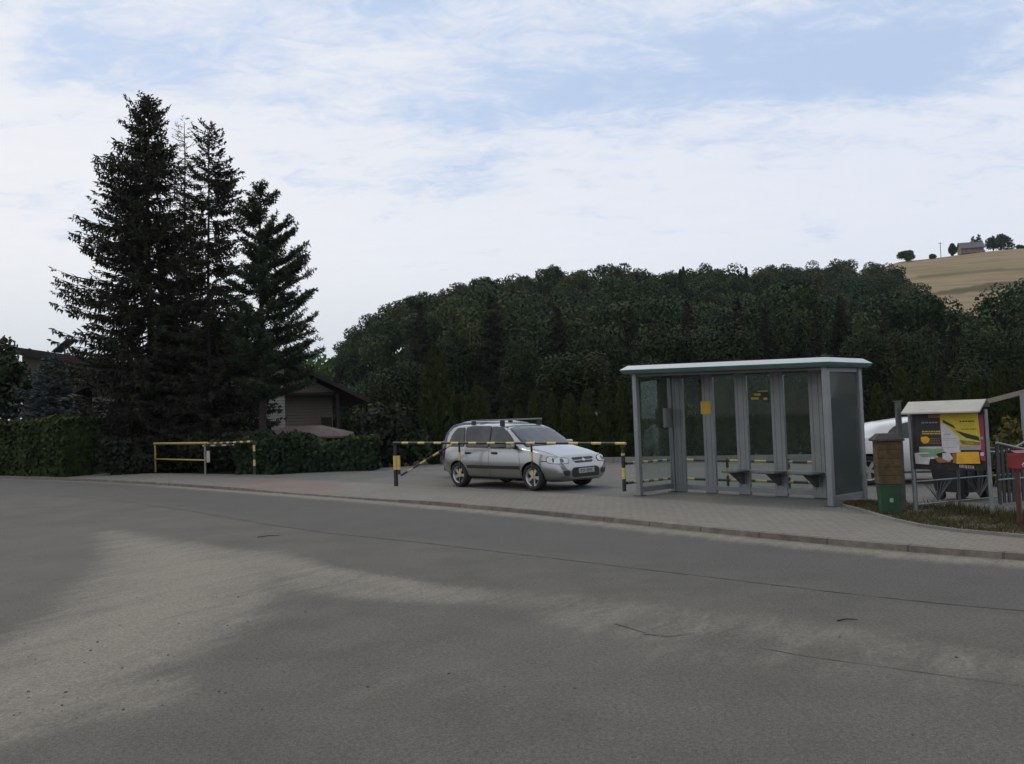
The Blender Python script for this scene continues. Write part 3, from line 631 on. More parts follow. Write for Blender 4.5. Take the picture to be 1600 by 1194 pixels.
plant('spruce_tree', loc, Q, W, 'spruce', 'half-dead spruce with a bare twiggy top, second from left in the clump', 'tree')
loc, H = ptop(319, 196, 36.4)
prof3 = lambda t: np.interp(t, [0, .04, .10, .18, .3, .42, .6, .8, 1], [.25, .6, .8, 1.4, 1.4, 1.7, 2.2, 2.4, 1.6])
Q, W = conifer(13, H, prof3, z0=1.4, whorl=.26, nb=8, droop=.34, up=.30, tw=.44, tww=.08, keep=lambda a, t: .85 if t < .5 else 1.0, brown=.7, trunk_r=.10, dens=1.3, hang=.75)
plant('spruce_tree', loc, Q, W, 'spruce', 'thin sparse spruce with its trunk showing, third in the clump', 'tree')
# the pine: needle tufts on rising shoots
def pine(seed, H, rad, z0, asym, trunk_r=.15):
    rng = np.random.default_rng(seed); Q = Quads(); wood = MB(); axis = lambda z: Vector((0.05 * math.sin(z * .5) - 0.02 * (H - z), 0, z))
    wood.tube([axis(z) for z in np.linspace(0, H * .97, 10)], [trunk_r * (1 - k / 9) + .02 for k in range(10)], 'bark', 8)
    z = z0; tufts = []; dirs = []
    while z < H - .25:
        t = 1 - z / H; R = rad(t)
        for k in range(9 if t > .2 else 6):
            a = rng.random() * 6.283; ln = max(.2, R * rng.uniform(.75, 1.04) * asym(a, t)); d = Vector((math.cos(a), math.sin(a), 0)); sdv = Vector((-d.y, d.x, 0)); b = axis(z + rng.uniform(-.15, .15))
            f = lambda s: b + d * (ln * s) + Vector((0, 0, (.22 * s + .34 * s ** 2) * ln * (1.35 - t) - .16 * s * t * ln))
            wood.tube([f(s) for s in (0, .35, .7, 1)], [.03, .024, .016, .008], 'bark', 4, cap=False)
            for s in np.arange(.22, 1.01, .10 / max(ln, .4)):
                p = f(s); nsh = 2 if s < .95 else 1
                for _ in range(nsh):
                    l2 = rng.uniform(.12, .5) * (1.15 - .5 * s) * min(1, ln); dd = (d * rng.uniform(.3, 1) + sdv * rng.uniform(-1, 1) + Vector((0, 0, rng.uniform(.1, .8)))).normalized()
                    for q in np.arange(0.05, l2 + .01, .11): tufts.append(p + dd * q); dirs.append(dd)
        z += rng.uniform(.38, .55)
    for q in np.arange(0, .7, .08): tufts.append(axis(H - .7 + q)); dirs.append(Vector((0, 0, 1)))
    P = np.repeat(np.array([p[:] for p in tufts]), 9, 0); D = np.repeat(np.array([p[:] for p in dirs]), 9, 0); n = len(P)
    dn = unit(D * .55 + unit(rng.normal(size=(n, 3))) * .85); tl = rng.uniform(.10, .19, n)[:, None]; tip = P + dn * tl; wv = unit(np.cross(dn, rng.normal(size=(n, 3)))) * .021; mid = P * .5 + tip * .5
    Q.add(np.stack([P, mid - wv, tip, mid + wv], 1), rng.random(n) * .25); return Q, wood
loc, H = ptop(408, 283, 34.5)
Q, W = pine(21, H, lambda t: np.interp(t, [0, .08, .2, .35, .5, .62, .75, .9, 1], [.25, .65, 1.2, 1.75, 2.15, 2.2, 1.9, 1.3, .8]), 2.9, lambda a, t: 1 + .14 * math.cos(a) - (.2 if math.cos(a) < -.3 and t > .2 else 0))
plant('pine_tree', loc, Q, W, 'pine', 'bushy pine with upturned tufted shoots, rightmost of the roadside clump', 'tree')
# lower spruces filling the foot of the clump
fillp = lambda t: np.interp(t, [0, .1, .4, .75, 1], [.2, .7, 1.8, 2.3, 1.8])
for i, (px0, py0, Y, sc, lab) in enumerate([(352, 470, 37.5, 1.0, 'lower brownish spruce filling the gap between the thin spruce and the pine'), (388, 515, 37.0, .62, 'low dark spruce under the right side of the pine'),
                                         (268, 490, 37.0, .95, 'low brown-tipped spruce in front of the half-dead one'), (165, 545, 38.5, .7, 'low dark spruce at the left foot of the tallest spruce')]):
    loc, H = ptop(px0, py0, Y); Q, W = conifer(30 + i, H, lambda t: fillp(t) * sc, z0=.5, whorl=.26, nb=9, droop=.25, up=.15, tw=.5, tww=.09, brown=.9, trunk_r=.12, dens=.9)
    plant('spruce_tree', loc, Q, W, 'spruce', lab, 'tree')
# blue spruce
bprof = lambda t: np.interp(t, [0, .1, .4, .8, 1], [.15, .55, 1.6, 2.3, 2.3])
loc, H = ptop(84, 550, 41.0); Q, W = conifer(41, H, bprof, z0=.3, whorl=.25, nb=11, droop=.10, up=.22, tw=.55, tww=.13, brown=0, hang=.2, dens=.9)
plant('blue_spruce', loc, Q, W, 'blue_spruce', 'blue-grey spruce behind the clipped hedge, in front of the far-left house', 'tree')
loc, H = ptop(142, 588, 38.0); Q, W = conifer(42, H, lambda t: bprof(t) * .6, z0=.3, whorl=.25, nb=10, droop=.10, up=.22, tw=.45, tww=.12, brown=0, hang=.2, dens=.9)
plant('blue_spruce', loc, Q, W, 'blue_spruce', 'smaller blue-grey spruce half hidden at the left edge of the big clump', 'tree')

def leafy(seed, H, R, trunk_h, n, size, lobes=9, flat=1.0, tint=0.15, squash=.8, core=0.35):
    rng = np.random.default_rng(seed); Q = Quads(); wood = MB(); cz = (H + trunk_h) / 2; rz = (H - trunk_h) / 2
    Ls = []
    for k in range(lobes):
        d = unit(rng.normal(size=3)); Ls.append((np.array([d[0] * R * .55, d[1] * R * .55, cz + d[2] * rz * .55]), rng.uniform(.38, .62)))
    Ls.append((np.array([0, 0, cz]), .7))
    tops = [Vector(l[0]) for l in Ls]
    wood.tube([Vector((0, 0, 0)), Vector((.03, .02, trunk_h)), Vector((0, 0, cz + rz * .3))], [.05 * R + .05, .04 * R + .04, .02], 'bark', 8)
    for tp in tops[:-1]: wood.tube([Vector((0, 0, trunk_h * .9)), Vector((tp.x * .5, tp.y * .5, (trunk_h + tp.z) / 2)), tp], [.03 * R + .015, .02 * R + .01, .008], 'bark', 5, cap=False)
    for c, r in Ls:
        m = int(n / len(Ls)); d = unit(rng.normal(size=(m, 3))); rr = rng.uniform(core, 1.05, m) ** .6; P = c + d * (rr * r)[:, None] * np.array([R, R, rz])
        tv = np.clip(rng.normal(tint, .12) + rng.normal(0, .1, m), 0, 1); Q.add(cards(rng, P, rng.uniform(.6, 1.2, m) * size, outward=d), tv)
    return Q, wood
# light green tree behind the siding house, tree at far left edge
loc, H = ptop(462, 527, 62); Q, W = leafy(51, H, 2.6, 2.5, 2600, .30, 12); plant('leafy_tree', loc, Q, W, 'light_leaf', 'bright green leafy tree showing above the gable roof beside the pine', 'tree')
loc, H = ptop(2, 528, 44); Q, W = leafy(52, H, 1.55, 1.8, 3800, .22, 12); plant('leafy_tree', loc, Q, W, 'wood_mid', 'green leafy tree cut off by the left edge, beside the far-left house', 'tree')
loc, H = ptop(60, 545, 52); Q, W = leafy(53, H - .0, 1.2, 2.5, 1500, .22, 9); plant('leafy_tree', loc, Q, W, 'light_leaf', 'small light green treetop above the far-left roof', 'tree')
loc, H = ptop(104, 548, 50); Q, W = leafy(54, H - .0, 1.3, 2.5, 1500, .22, 9); plant('leafy_tree', loc, Q, W, 'wood_mid', 'green treetop above the far-left roof beside its tilted panel', 'tree')

# clipped hedge on the left and looser shrubs
def hedge_mesh(seed, path, hgt, thick, n, size, rough=0.08, rag=0.25, wave=0.0):
    rng = np.random.default_rng(seed); Q = Quads(); path = np.array(path, float); P2 = resample(path, .2); t = unit(np.gradient(P2, axis=0)); nn = np.stack([-t[:, 1], t[:, 0]], -1)
    i = rng.integers(0, len(P2), n); u = rng.random(n)
    face = rng.random(n); top = face < .28; fr = (face >= .28) & (face < .78)
    off = np.where(top, rng.uniform(-.5, .5, n), np.where(fr, -.5, .5)) * thick; z = np.where(top, hgt, rng.uniform(0, 1, n) * hgt)
    depth = np.abs(rng.normal(0, rough, n)); off = off - np.sign(off) * depth * (~top); z = z - depth * top
    # ends
    e = rng.random(n) < .10; i = np.where(e, np.where(rng.random(n) < .5, 0, len(P2) - 1), i); off = np.where(e, rng.uniform(-.5, .5, n) * thick, off)
    wob = 0.06 * np.sin(i * .21 + z * 3) + 0.05 * np.sin(i * .53 + 1); P = np.stack([P2[i, 0] + nn[i, 0] * (off + wob), P2[i, 1] + nn[i, 1] * (off + wob), z + wob * top * 1.2], -1); P += rng.normal(0, .04, P.shape)
    P[:, 2] *= 1 + wave * (np.sin(i * .33 + seed) + .7 * np.sin(i * .71 + 1)); P[:, :2] += nn[i] * (np.sin(i * .45) * wave * 1.2)[:, None]
    P[:, 2] = np.abs(P[:, 2]) + .02
    out = np.stack([nn[i, 0] * np.sign(off), nn[i, 1] * np.sign(off), top * 1.5 + .0], -1)
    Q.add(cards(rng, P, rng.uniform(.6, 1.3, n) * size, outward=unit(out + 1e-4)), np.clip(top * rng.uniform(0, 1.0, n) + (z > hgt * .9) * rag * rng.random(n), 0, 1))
    # flat opaque faces added inside the leaves to block light
    v = []; 
    ii = np.linspace(0, len(P2) - 1, max(3, len(P2) // 5)).astype(int); tk = thick * .5 - .12 - wave * 1.3
    for a, b in zip(ii[:-1], ii[1:]):
        A0 = [P2[a] - nn[a] * tk, P2[a] + nn[a] * tk]; B0_ = [P2[b] - nn[b] * tk, P2[b] + nn[b] * tk]; hh = hgt * (1 - 1.7 * wave) - .12
        q = lambda p, z: (p[0], p[1], z)
        v += [[q(A0[0], 0), q(B0_[0], 0), q(B0_[0], hh), q(A0[0], hh)], [q(A0[1], 0), q(B0_[1], 0), q(B0_[1], hh), q(A0[1], hh)], [q(A0[0], hh), q(B0_[0], hh), q(B0_[1], hh), q(A0[1], hh)]]
    for a in (0, -1):
        v.append([(*(P2[a] - nn[a] * tk), 0), (*(P2[a] + nn[a] * tk), 0), (*(P2[a] + nn[a] * tk), hgt * (1 - 1.7 * wave) - .12), (*(P2[a] - nn[a] * tk), hgt * (1 - 1.7 * wave) - .12)])
    Q.add(np.array(v), 0.0); return Q
def hedge(name, path, z, hgt, thick, n, size, fmat, label, seed, cat='hedge', **kw):
    Q = hedge_mesh(seed, path, hgt, thick, n, size, **kw); o = link(name, Q.mesh(name, fmat), loc=(0, 0, z)); return tag(o, label, cat)
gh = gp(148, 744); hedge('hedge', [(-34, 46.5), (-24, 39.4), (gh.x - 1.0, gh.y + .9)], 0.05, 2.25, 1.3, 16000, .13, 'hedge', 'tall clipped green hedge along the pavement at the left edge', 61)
a_ = gp(405, 742); b_ = gp(568, 737)
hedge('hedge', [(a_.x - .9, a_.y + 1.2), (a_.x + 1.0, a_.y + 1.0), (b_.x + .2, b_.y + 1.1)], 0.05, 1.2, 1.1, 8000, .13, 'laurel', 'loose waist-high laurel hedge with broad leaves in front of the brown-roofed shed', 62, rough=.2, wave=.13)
def bush(seed, px0, pyt, Y, R, n, size, fmat, label, cat='bush', lobes=8, name='bush'):
    loc, H = ptop(px0, pyt, Y, .03); Q, W = leafy(seed, H, R, .05, n, size, lobes, core=.2); return plant(name, loc, Q, W, fmat, label, cat, crown='foliage')
bush(71, 600, 632, 33.6, 1.55, 5200, .17, 'bush_dark', 'large dark rounded bush between the siding house and the cars')
bush(72, 585, 622, 36.5, 1.2, 2600, .16, 'hedge', 'yellow-green bush behind the large dark bush')
bush(73, 178, 676, 33.3, .75, 2400, .13, 'bush_dark', 'ragged dark shrub at the right end of the clipped hedge')
bush(74, 205, 700, 33.6, .7, 1800, .12, 'bush_dark', 'low dark shrub between the ragged shrub and the yellow railing')
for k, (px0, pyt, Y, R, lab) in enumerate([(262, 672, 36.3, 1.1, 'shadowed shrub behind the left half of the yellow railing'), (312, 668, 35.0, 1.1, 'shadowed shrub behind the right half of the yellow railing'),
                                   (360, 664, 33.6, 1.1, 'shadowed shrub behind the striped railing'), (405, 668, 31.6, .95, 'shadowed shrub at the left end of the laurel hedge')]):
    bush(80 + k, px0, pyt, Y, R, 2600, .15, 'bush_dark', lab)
bush(91, 640, 668, 33.2, .85, 2400, .14, 'laurel', 'green bush between the large dark bush and the tall thuja')
bush(92, 555, 690, 31.5, .7, 1700, .14, 'laurel', 'low green bush at the right end of the laurel hedge')
bush(93, 618, 700, 32.6, .6, 1500, .13, 'bush_dark', 'low dark bush at the foot of the large dark bush')

# thujas
def thuja(seed, H, R, n, size):
    rng = np.random.default_rng(seed); Q = Quads(); u = rng.random(n); z = u * H; prof = np.interp(u, [0, .08, .35, .7, .9, 1], [.55, .85, 1, .75, .38, .05]); a = rng.random(n) * 6.283; lump = 1 + .12 * np.sin(a * 3 + z * 5 + seed)
    r = R * prof * lump * (1 - np.abs(rng.normal(0, .16, n))); P = np.stack([r * np.cos(a), r * np.sin(a), z], -1)
    up = unit(np.stack([np.cos(a) * .35, np.sin(a) * .35, np.ones(n)], -1) + rng.normal(0, .22, (n, 3))); sd_ = unit(np.cross(up, rng.normal(size=(n, 3)))); s = (rng.uniform(.6, 1.3, n) * size)[:, None]
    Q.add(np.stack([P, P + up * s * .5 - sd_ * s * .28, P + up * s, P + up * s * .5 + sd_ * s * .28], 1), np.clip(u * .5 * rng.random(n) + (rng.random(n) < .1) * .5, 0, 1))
    m = 10; an = np.arange(m) / m * 6.283; zc = np.linspace(0, H * .9, 6); pr = np.interp(zc / H, [0, .08, .35, .7, .9, 1], [.5, .72, .82, .6, .25, .03]) * R * .85; q = []
    for i in range(5):
        for k in range(m):
            c0, c1 = (an[k], an[(k + 1) % m]); q.append([(pr[i] * math.cos(c0), pr[i] * math.sin(c0), zc[i]), (pr[i] * math.cos(c1), pr[i] * math.sin(c1), zc[i]), (pr[i + 1] * math.cos(c1), pr[i + 1] * math.sin(c1), zc[i + 1]), (pr[i + 1] * math.cos(c0), pr[i + 1] * math.sin(c0), zc[i + 1])])
    Q.add(np.array(q), 0.); W = MB().tube([(0, 0, 0), (0, 0, H * .5)], [.05, .03], 'bark', 6); return Q, W
protos = []
for k in range(4):
    Q, W = thuja(100 + k, 2.45, .34, 2600, .13)
    protos.append(plant('thuja_tree', (0, -200, 0), Q, W, 'thuja', 'slim green thuja in the even row behind the low wall of the parking lot', 'tree', 'thujas planted in a row behind the parking lot'))
used = set(); rt = random.Random(2)
row = resample(np.array([(-0.4, 32.6), (3.6, 30.6), (16.2, 25.1), (22, 22.4)]), .665)
for i, (x, y) in enumerate(row):
    k = rt.randrange(4); s = rt.uniform(.93, 1.12) * (0.86 if i < 2 else 1)
    if k in used: o = dup(protos[k], (x, y, .03), rt.random() * 6.28)
    else: o = protos[k]; used.add(k); o.location = (x, y, .03); o.rotation_euler = (0, 0, rt.random() * 6.28)
    o.scale = (s * rt.uniform(.85, 1.1), s, s * rt.uniform(.95, 1.06))
for k in range(4):
    if k not in used:
        for ch in list(protos[k].children): bpy.data.objects.remove(ch)
        bpy.data.objects.remove(protos[k])
loc, H = ptop(680, 546, 34.2); Q, W = thuja(120, H, .66, 7000, .2); plant('thuja_tree', loc, Q, W, 'thuja', 'tall broad thuja column rising left of the parked cars', 'tree')
loc, H = ptop(745, 608, 34.4); Q, W = thuja(121, H, .62, 4500, .17); plant('thuja_tree', loc, Q, W, 'thuja', 'stout cone-shaped thuja behind the back end of the navy car', 'tree')
loc, H = ptop(716, 622, 36.4); Q, W = thuja(122, H, .7, 4000, .17); plant('thuja_tree', loc, Q, W, 'thuja', 'rounded thuja between the tall column and the stout cone', 'tree')

# belt of garden and woodland-edge trees between the lot and the hill
rng_b = np.random.default_rng(77)
SP = []; mp_ = lambda t: np.interp(t, [0, .1, .5, .9, 1], [.12, .5, 1.6, 2.5, 2.3])
for k in range(3):
    Q, W = conifer(200 + k, 12.0, mp_, z0=.8, whorl=.36, nb=11, droop=.3, up=.15, tw=.70, tww=.15, brown=.05, trunk_r=.2, dens=.8, hang=.6); SP.append((Q.mesh('crown', 'spruce'), W.build('trunk').data))
DE = []
for k in range(4):
    Q, W = leafy(220 + k, 10.5, 3.3, 1.2, 14000, .20, 18, tint=.2); DE.append((Q.mesh('crown', 'wood_mid'), W.build('trunk').data))
for o in [o for o in C.objects if o.name.startswith('trunk') and o.parent is None]: bpy.data.objects.remove(o)
def belt(kind, k, px0, pyt, Y, wid, label, group=None):
    zb = float(terr((px0 - 800) / FPX * Y, Y)) - .05; loc, H = ptop(px0, pyt, Y, zb); loc = Vector((at(px0, pyt, Y).x, Y, zb))
    me = (SP if kind == 's' else DE)[k]; H0 = max(v.co.z for v in me[0].vertices); s = H / H0
    r = thing('spruce_tree' if kind == 's' else 'leafy_tree', loc, rng_b.random() * 6.28, label, 'tree', group); r.scale = (s * wid, s * wid, s)
    link('trunk', me[1], r); link('crown', me[0], r)
belt('s', 0, 768, 458, 62, 1.0, 'tall dark spruce standing out above the silver car against the wooded hill')
belt('s', 1, 660, 470, 66, .85, 'narrow dark spruce behind the tall thuja column')
belt('s', 2, 868, 478, 60, 1.1, 'broad dark spruce right of the tallest one above the silver car')
belt('d', 0, 716, 500, 64, .9, 'mid-green leafy tree between the narrow spruce and the tall dark spruce')
belt('d', 1, 935, 500, 58, 1.0, 'round olive leafy tree above the right end of the barrier')
belt('d', 2, 815, 520, 56, .8, 'small leafy tree between the two dark spruces above the silver car')
belt('d', 3, 628, 560, 50, 1.1, 'dark leafy tree behind the yellow-green bush, left of the tall thuja')
belt('d', 2, 590, 580, 48, 1.1, 'dark leafy tree rising behind the end of the gable roof')
blt = [('s', 985, 478, 60), ('d', 1030, 492, 56), ('s', 1075, 470, 64), ('d', 1110, 500, 55), ('s', 1148, 465, 66), ('s', 1190, 480, 58), ('d', 1235, 470, 68), ('s', 1270, 492, 56),
       ('s', 1312, 462, 70), ('d', 1350, 500, 60), ('s', 1385, 480, 66), ('d', 1420, 508, 58), ('s', 1455, 498, 64), ('s', 1492, 490, 72), ('d', 1530, 505, 62), ('s', 1560, 488, 74), ('d', 1592, 500, 60), ('s', 1632, 480, 64), ('d', 1690, 480, 62),
       ('d', 905, 545, 47), ('d', 1010, 555, 46), ('d', 1160, 560, 46), ('d', 1290, 550, 48), ('s', 1405, 560, 46), ('s', 1468, 585, 40), ('d', 1520, 560, 46), ('s', 1585, 585, 38), ('s', 1220, 545, 50), ('s', 1090, 550, 48)]
for i, (kd, px0, pyt, Y) in enumerate(blt):
    nm = 'dark spruce in the crowded tree belt above the bus shelter' if kd == 's' else 'dark leafy tree in the crowded tree belt above the bus shelter'
    if px0 > 1365: nm = 'dark spruce in the tree belt above the notice board' if kd == 's' else 'green leafy tree in the tree belt above the notice board'
    belt(kd, i % (3 if kd == 's' else 4), px0, pyt, Y, rng_b.uniform(.8, 1.15) * (1.5 if Y < 50 else 1), nm, nm.replace('dark ', '').replace('green ', '').replace('spruce', 'spruces').replace('leafy tree in', 'leafy trees in'))

# wooded hillside: one mass
rng = np.random.default_rng(9); Q = Quads(); W = MB(); cnt = 0
cell = 5.0
for Y in np.arange(62, 246, cell):
    for X in np.arange((470 - 800) / FPX * Y - 4, (1720 - 800) / FPX * Y, cell):
        x = X + rng.uniform(-2, 2); y = Y + rng.uniform(-2, 2); p = 800 + FPX * x / y
        ymax = np.interp(p, [500, 1150, 1250, 1390, 1430, 1500, 1720], [205, 212, 240, 240, 196, 162, 156])
        if y > ymax or p < 492 or p > 1720: continue
        low = y < np.interp(p, [500, 560, 640, 760, 800], [150, 140, 115, 90, 72])
        if y < 140 and rng.random() < .25: continue
        z = float(terr(x, y)); edge = np.clip((p - 440) / 130, 0.6, 1); h_ = rng.uniform(8, 13.5) * edge; R = rng.uniform(2.3, 3.9) * (.6 + .4 * edge)
        if low: h_ = rng.uniform(3.0, 5.0); R = rng.uniform(2.2, 3.0)
        con = rng.random() < (.14 if (y < ymax - 45 and 800 < p < 1250 and not low) else 0); far = y > 130; n = 2600 if not far else 1700; sz = .25 if not far else .33
        if con:
            h_ *= 1.05; u = rng.random(n) ** .8; a = rng.random(n) * 6.283; r = R * .62 * (1 - u) ** .8 * rng.uniform(.7, 1.05, n); P = np.stack([x + r * np.cos(a), y + r * np.sin(a), z + h_ * (.1 + .92 * u)], -1); o_ = np.stack([np.cos(a), np.sin(a), .3 + 0 * a], -1)
            Q.add(cards(rng, P, rng.uniform(.6, 1.2, n) * sz, outward=o_), 0.0)
        else:
            lb = 7; tv = max(0, rng.normal(.12, .34))
            for k in range(lb):
                m = n // lb; c = np.array([x + rng.normal(0, R * .38), y + rng.normal(0, R * .38), z + h_ * rng.uniform(.25 if low or k < 2 else .5, .82)]); d = unit(rng.normal(size=(m, 3))); rr = R * rng.uniform(.42, .62)
                P = c + d * rr * rng.uniform(.7, 1.03, (m, 1)) * np.array([1, 1, .9]); Q.add(cards(rng, P, rng.uniform(.6, 1.2, m) * sz, outward=d), np.clip(tv + rng.normal(0, .08, m), 0, 1))
        W.tube([(x, y, z), (x + rng.normal(0, .2), y, z + h_ * .6)], [.18, .1], 'bark', 4, cap=False); cnt += 1
ho = link('woodland', Q.mesh('woodland', 'wood'))
o2 = W.build('trunks', ho)
tag(ho, 'dense mixed wood covering the hillside behind the parking lot', 'woodland', kind='stuff')
print('WOOD trees', cnt)

mat('roof_far', (0.10, 0.095, 0.10), 0.8, var=0.2)
# crest: farmhouse, trees, pole
def crest_tree(px0, pyt, Y, R, label, seed, kind='d'):
    zb = float(terr((px0 - 800) / FPX * Y, Y)) - .1; loc = Vector((at(px0, pyt, Y).x, Y, zb)); H = at(px0, pyt, Y).z - zb
    if kind == 'd': Q, W = leafy(seed, H, R, H * .08, 1800, .55, 12, tint=.0)
    else: Q, W = conifer(seed, H, lambda t: .3 + R * t, z0=.5, whorl=.6, nb=7, tw=1.2, tww=.45, dens=.4, brown=0)
    plant('leafy_tree' if kind == 'd' else 'spruce_tree', loc, Q, W, 'wood' if kind == 'd' else 'spruce', label, 'tree')
crest_tree(1416, 388, 335, 3.3, 'round dark tree alone on the skyline left of the farmhouse', 301)
crest_tree(1457, 397, 338, 1.5, 'small bush on the skyline between the lone tree and the farmhouse', 302)
crest_tree(1529, 366, 352, 2.6, 'pointed tree rising right behind the farmhouse roof', 303, 's')
crest_tree(1520, 370, 350, 2.6, 'second pointed tree behind the farmhouse roof, nearer its chimney', 304, 's')
crest_tree(1551, 368, 350, 3.0, 'broad tree just right of the farmhouse on the skyline', 305)
crest_tree(1563, 366, 348, 3.2, 'middle tree of the skyline group right of the farmhouse', 306)
crest_tree(1577, 370, 350, 3.0, 'pointed tree at the right end of the skyline group', 307, 's')
crest_tree(1594, 382, 352, 1.6, 'low bush on the skyline at the right edge', 308)
crest_tree(1488, 380, 342, 1.5, 'bush at the left corner of the farmhouse', 309)
fx = at(1514, 390, 345); zb = float(terr(fx.x, 345)) - .2
fh = thing('farmhouse', (fx.x + .6, 345, zb), R_(-12), 'small farmhouse with grey roof on the skyline above the tan field', 'house')
mb = MB(); mb.box((-5, -3, 0), (5, 3, 2.6), 'brick_far').prism([(-5, -3, 2.6), (-5, 3, 2.6), (-5, 0, 5)], (10, 0, 0), 'plaster'); mb.build('wall', fh)
mb = MB()
for s in (-1, 1): mb.prism([(-5.6, s * 3.7, 2.05), (-5.6, 0, 5.15), (-5.6, 0, 5.35), (-5.6, s * 3.8, 2.25)], (11.2, 0, 0), 'roof_far')
rf = mb.build('roof', fh); MB().box((1, -.4, 4.6), (1.7, .3, 6), 'brick_far').build('chimney', rf)
fh.scale = (.82, .9, .9)
for x in (-3.4, -.6, 2.6): f_ = MB().box((x, -3.04, 1.0), (x + 1.0, -2.98, 2.1), 'win_dark').build('window', fh)
pl = at(1470, 398, 340); zb = float(terr(pl.x, 340)); t_ = thing('utility_pole', (pl.x, 340, zb), 0, 'thin utility pole on the skyline left of the farmhouse', 'pole')
MB().tube([(0, 0, 0), (0, 0, 6)], .12, 'timber_dark', 6).build('pole', t_); MB().box((-.8, -.05, 5.5), (.8, .05, 5.62), 'timber_dark').build('crossarm', t_)

# ------------------------------------------------------------------ houses on the left
# gabled house with pale siding, gable end towards the road
ax = at(330, 510, 38.5); hx = ax.x; zr = ax.z; HA = R_(19)
def hp(px0, py0):                    # local x, z where a sight line meets the gable plane
    r = ray(px0, py0); e = Vector((math.cos(HA), math.sin(HA), 0)); nrm = Vector((-e.y, e.x, 0)); o0 = Vector((hx, 38.5, 0)); t = (o0 - CAM).dot(nrm) / r.dot(nrm); p = CAM + r * t; return (p - o0).dot(e), p.z
half, ze = hp(573, 629); lefth = -hp(120, 600)[0]; recx = hp(527, 640)[0]; dorx = hp(538, 640)[0]
hs = thing('gabled_house', (hx, 38.5, 0), HA, 'house with pale horizontal siding and a dark gable roof behind the pine', 'house')
slope = (zr - ze) / half; wl = half - 1.9
def roofz(x): return zr - slope * abs(x)
mb = MB(); wz = roofz(wl) - .05; split = hp(447, 640)[0]
wl2 = lefth - .5
mb.prism([(-wl2, .7, 0), (split, .7, 0), (split, .7, roofz(split) - .12), (0, .7, zr - .12), (-wl2, .7, roofz(wl2) - .1)], (0, 9, 0), 'siding')
mb.build('wall', hs)
mb = MB(); mb.prism([(split, 1.7, 0), (recx, 1.7, 0), (recx, 1.7, roofz(recx) - .13), (split + .002, 1.7, roofz(split) - .13)], (0, 7, 0), 'siding_shaded'); mb.build('recessed_wall', hs)
up_z = hp(500, 612)[1]
mb = MB(); mb.prism([(split + .003, .685, up_z), (wl + .5, .685, up_z), (wl + .5, .685, max(up_z + .03, roofz(wl + .5) - .15)), (split + .003, .685, roofz(split) - .15)], (0, .12, 0), 'siding_shaded'); mb.build('gable_panel', hs)
MB().box((split, .66, up_z - .12), (wl + .6, .82, up_z - .003), 'timber_dark').build('beam', hs)
mb = MB()
for s, hw_ in ((-1, lefth), (1, half)): mb.prism([(0, 0, zr), (0, 0, zr + .2), (s * (hw_ + .12), 0, roofz(hw_) + .17), (s * (hw_ + .12), 0, roofz(hw_) - .02)], (0, 11, 0), 'roof_dark')
rf = mb.build('roof', hs); MB().box((-2.2, 4, zr - .8), (-1.5, 4.7, zr + .9), 'plaster').build('chimney', rf)
MB().box((recx + .05, .7, 0), (recx + .2, .84, up_z - .12), 'timber_dark').build('porch_post', hs)
for x, wdt in ((hp(140, 660)[0], .55), (hp(202, 660)[0], .4)):
    w_ = MB().box((x, .63, 1.3), (x + wdt, .69, 2.25), 'timber_dark').build('window', hs); MB().box((x + .06, .60, 1.36), (x + wdt - .06, .625, 2.19), 'win_dark').build('pane', w_)
d_ = MB().box((hp(160, 660)[0], .63, .1), (hp(169, 660)[0], .69, 2.3), 'timber_dark').build('door', hs)
d_ = MB().box((recx - .55, 1.63, .1), (recx - .05, 1.69, 2.1), 'timber_dark').build('door', hs)
# far left house
lx = at(24, 545, 46); l2 = at(215, 572, 46)
h2 = thing('flat_roofed_house', (lx.x, 46, 0), 0, 'beige house with a shallow dark sloping roof behind the blue spruce', 'house')
wx = l2.x - lx.x
mb = MB(); mb.prism([(.35, 0, 0), (wx, 0, 0), (wx, 0, l2.z - .45), (.35, 0, lx.z - .35)], (0, 8, 0), 'plaster'); mb.build('wall', h2)
mb = MB(); mb.prism([(-.15, -.7, lx.z - .28), (wx + .5, -.7, l2.z - .42), (wx + .5, -.7, l2.z - .02), (-.15, -.7, lx.z + .12)], (0, 9.4, 0), 'roof_dark'); rf = mb.build('roof', h2)
MB().box((.9, -.04, 3.1), (1.7, -.001, 4.2), 'win_dark').build('window', h2)
p = at(101, 541, 47); t_ = thing('solar_panel', (p.x, 47, 0), R_(0), 'small tilted panel on a stand above the far-left roof', 'panel')
MB().box((-.55, -.5, 0), (.55, .5, .05), 'steel_dark', Matrix.Translation((0, 0, p.z)) @ Matrix.Rotation(R_(-38), 4, 'Y')).build('panel', t_)
MB().tube([(0, 0, p.z - 2.4), (0, 0, p.z)], .05, 'steel_dark', 6).build('stand', t_)
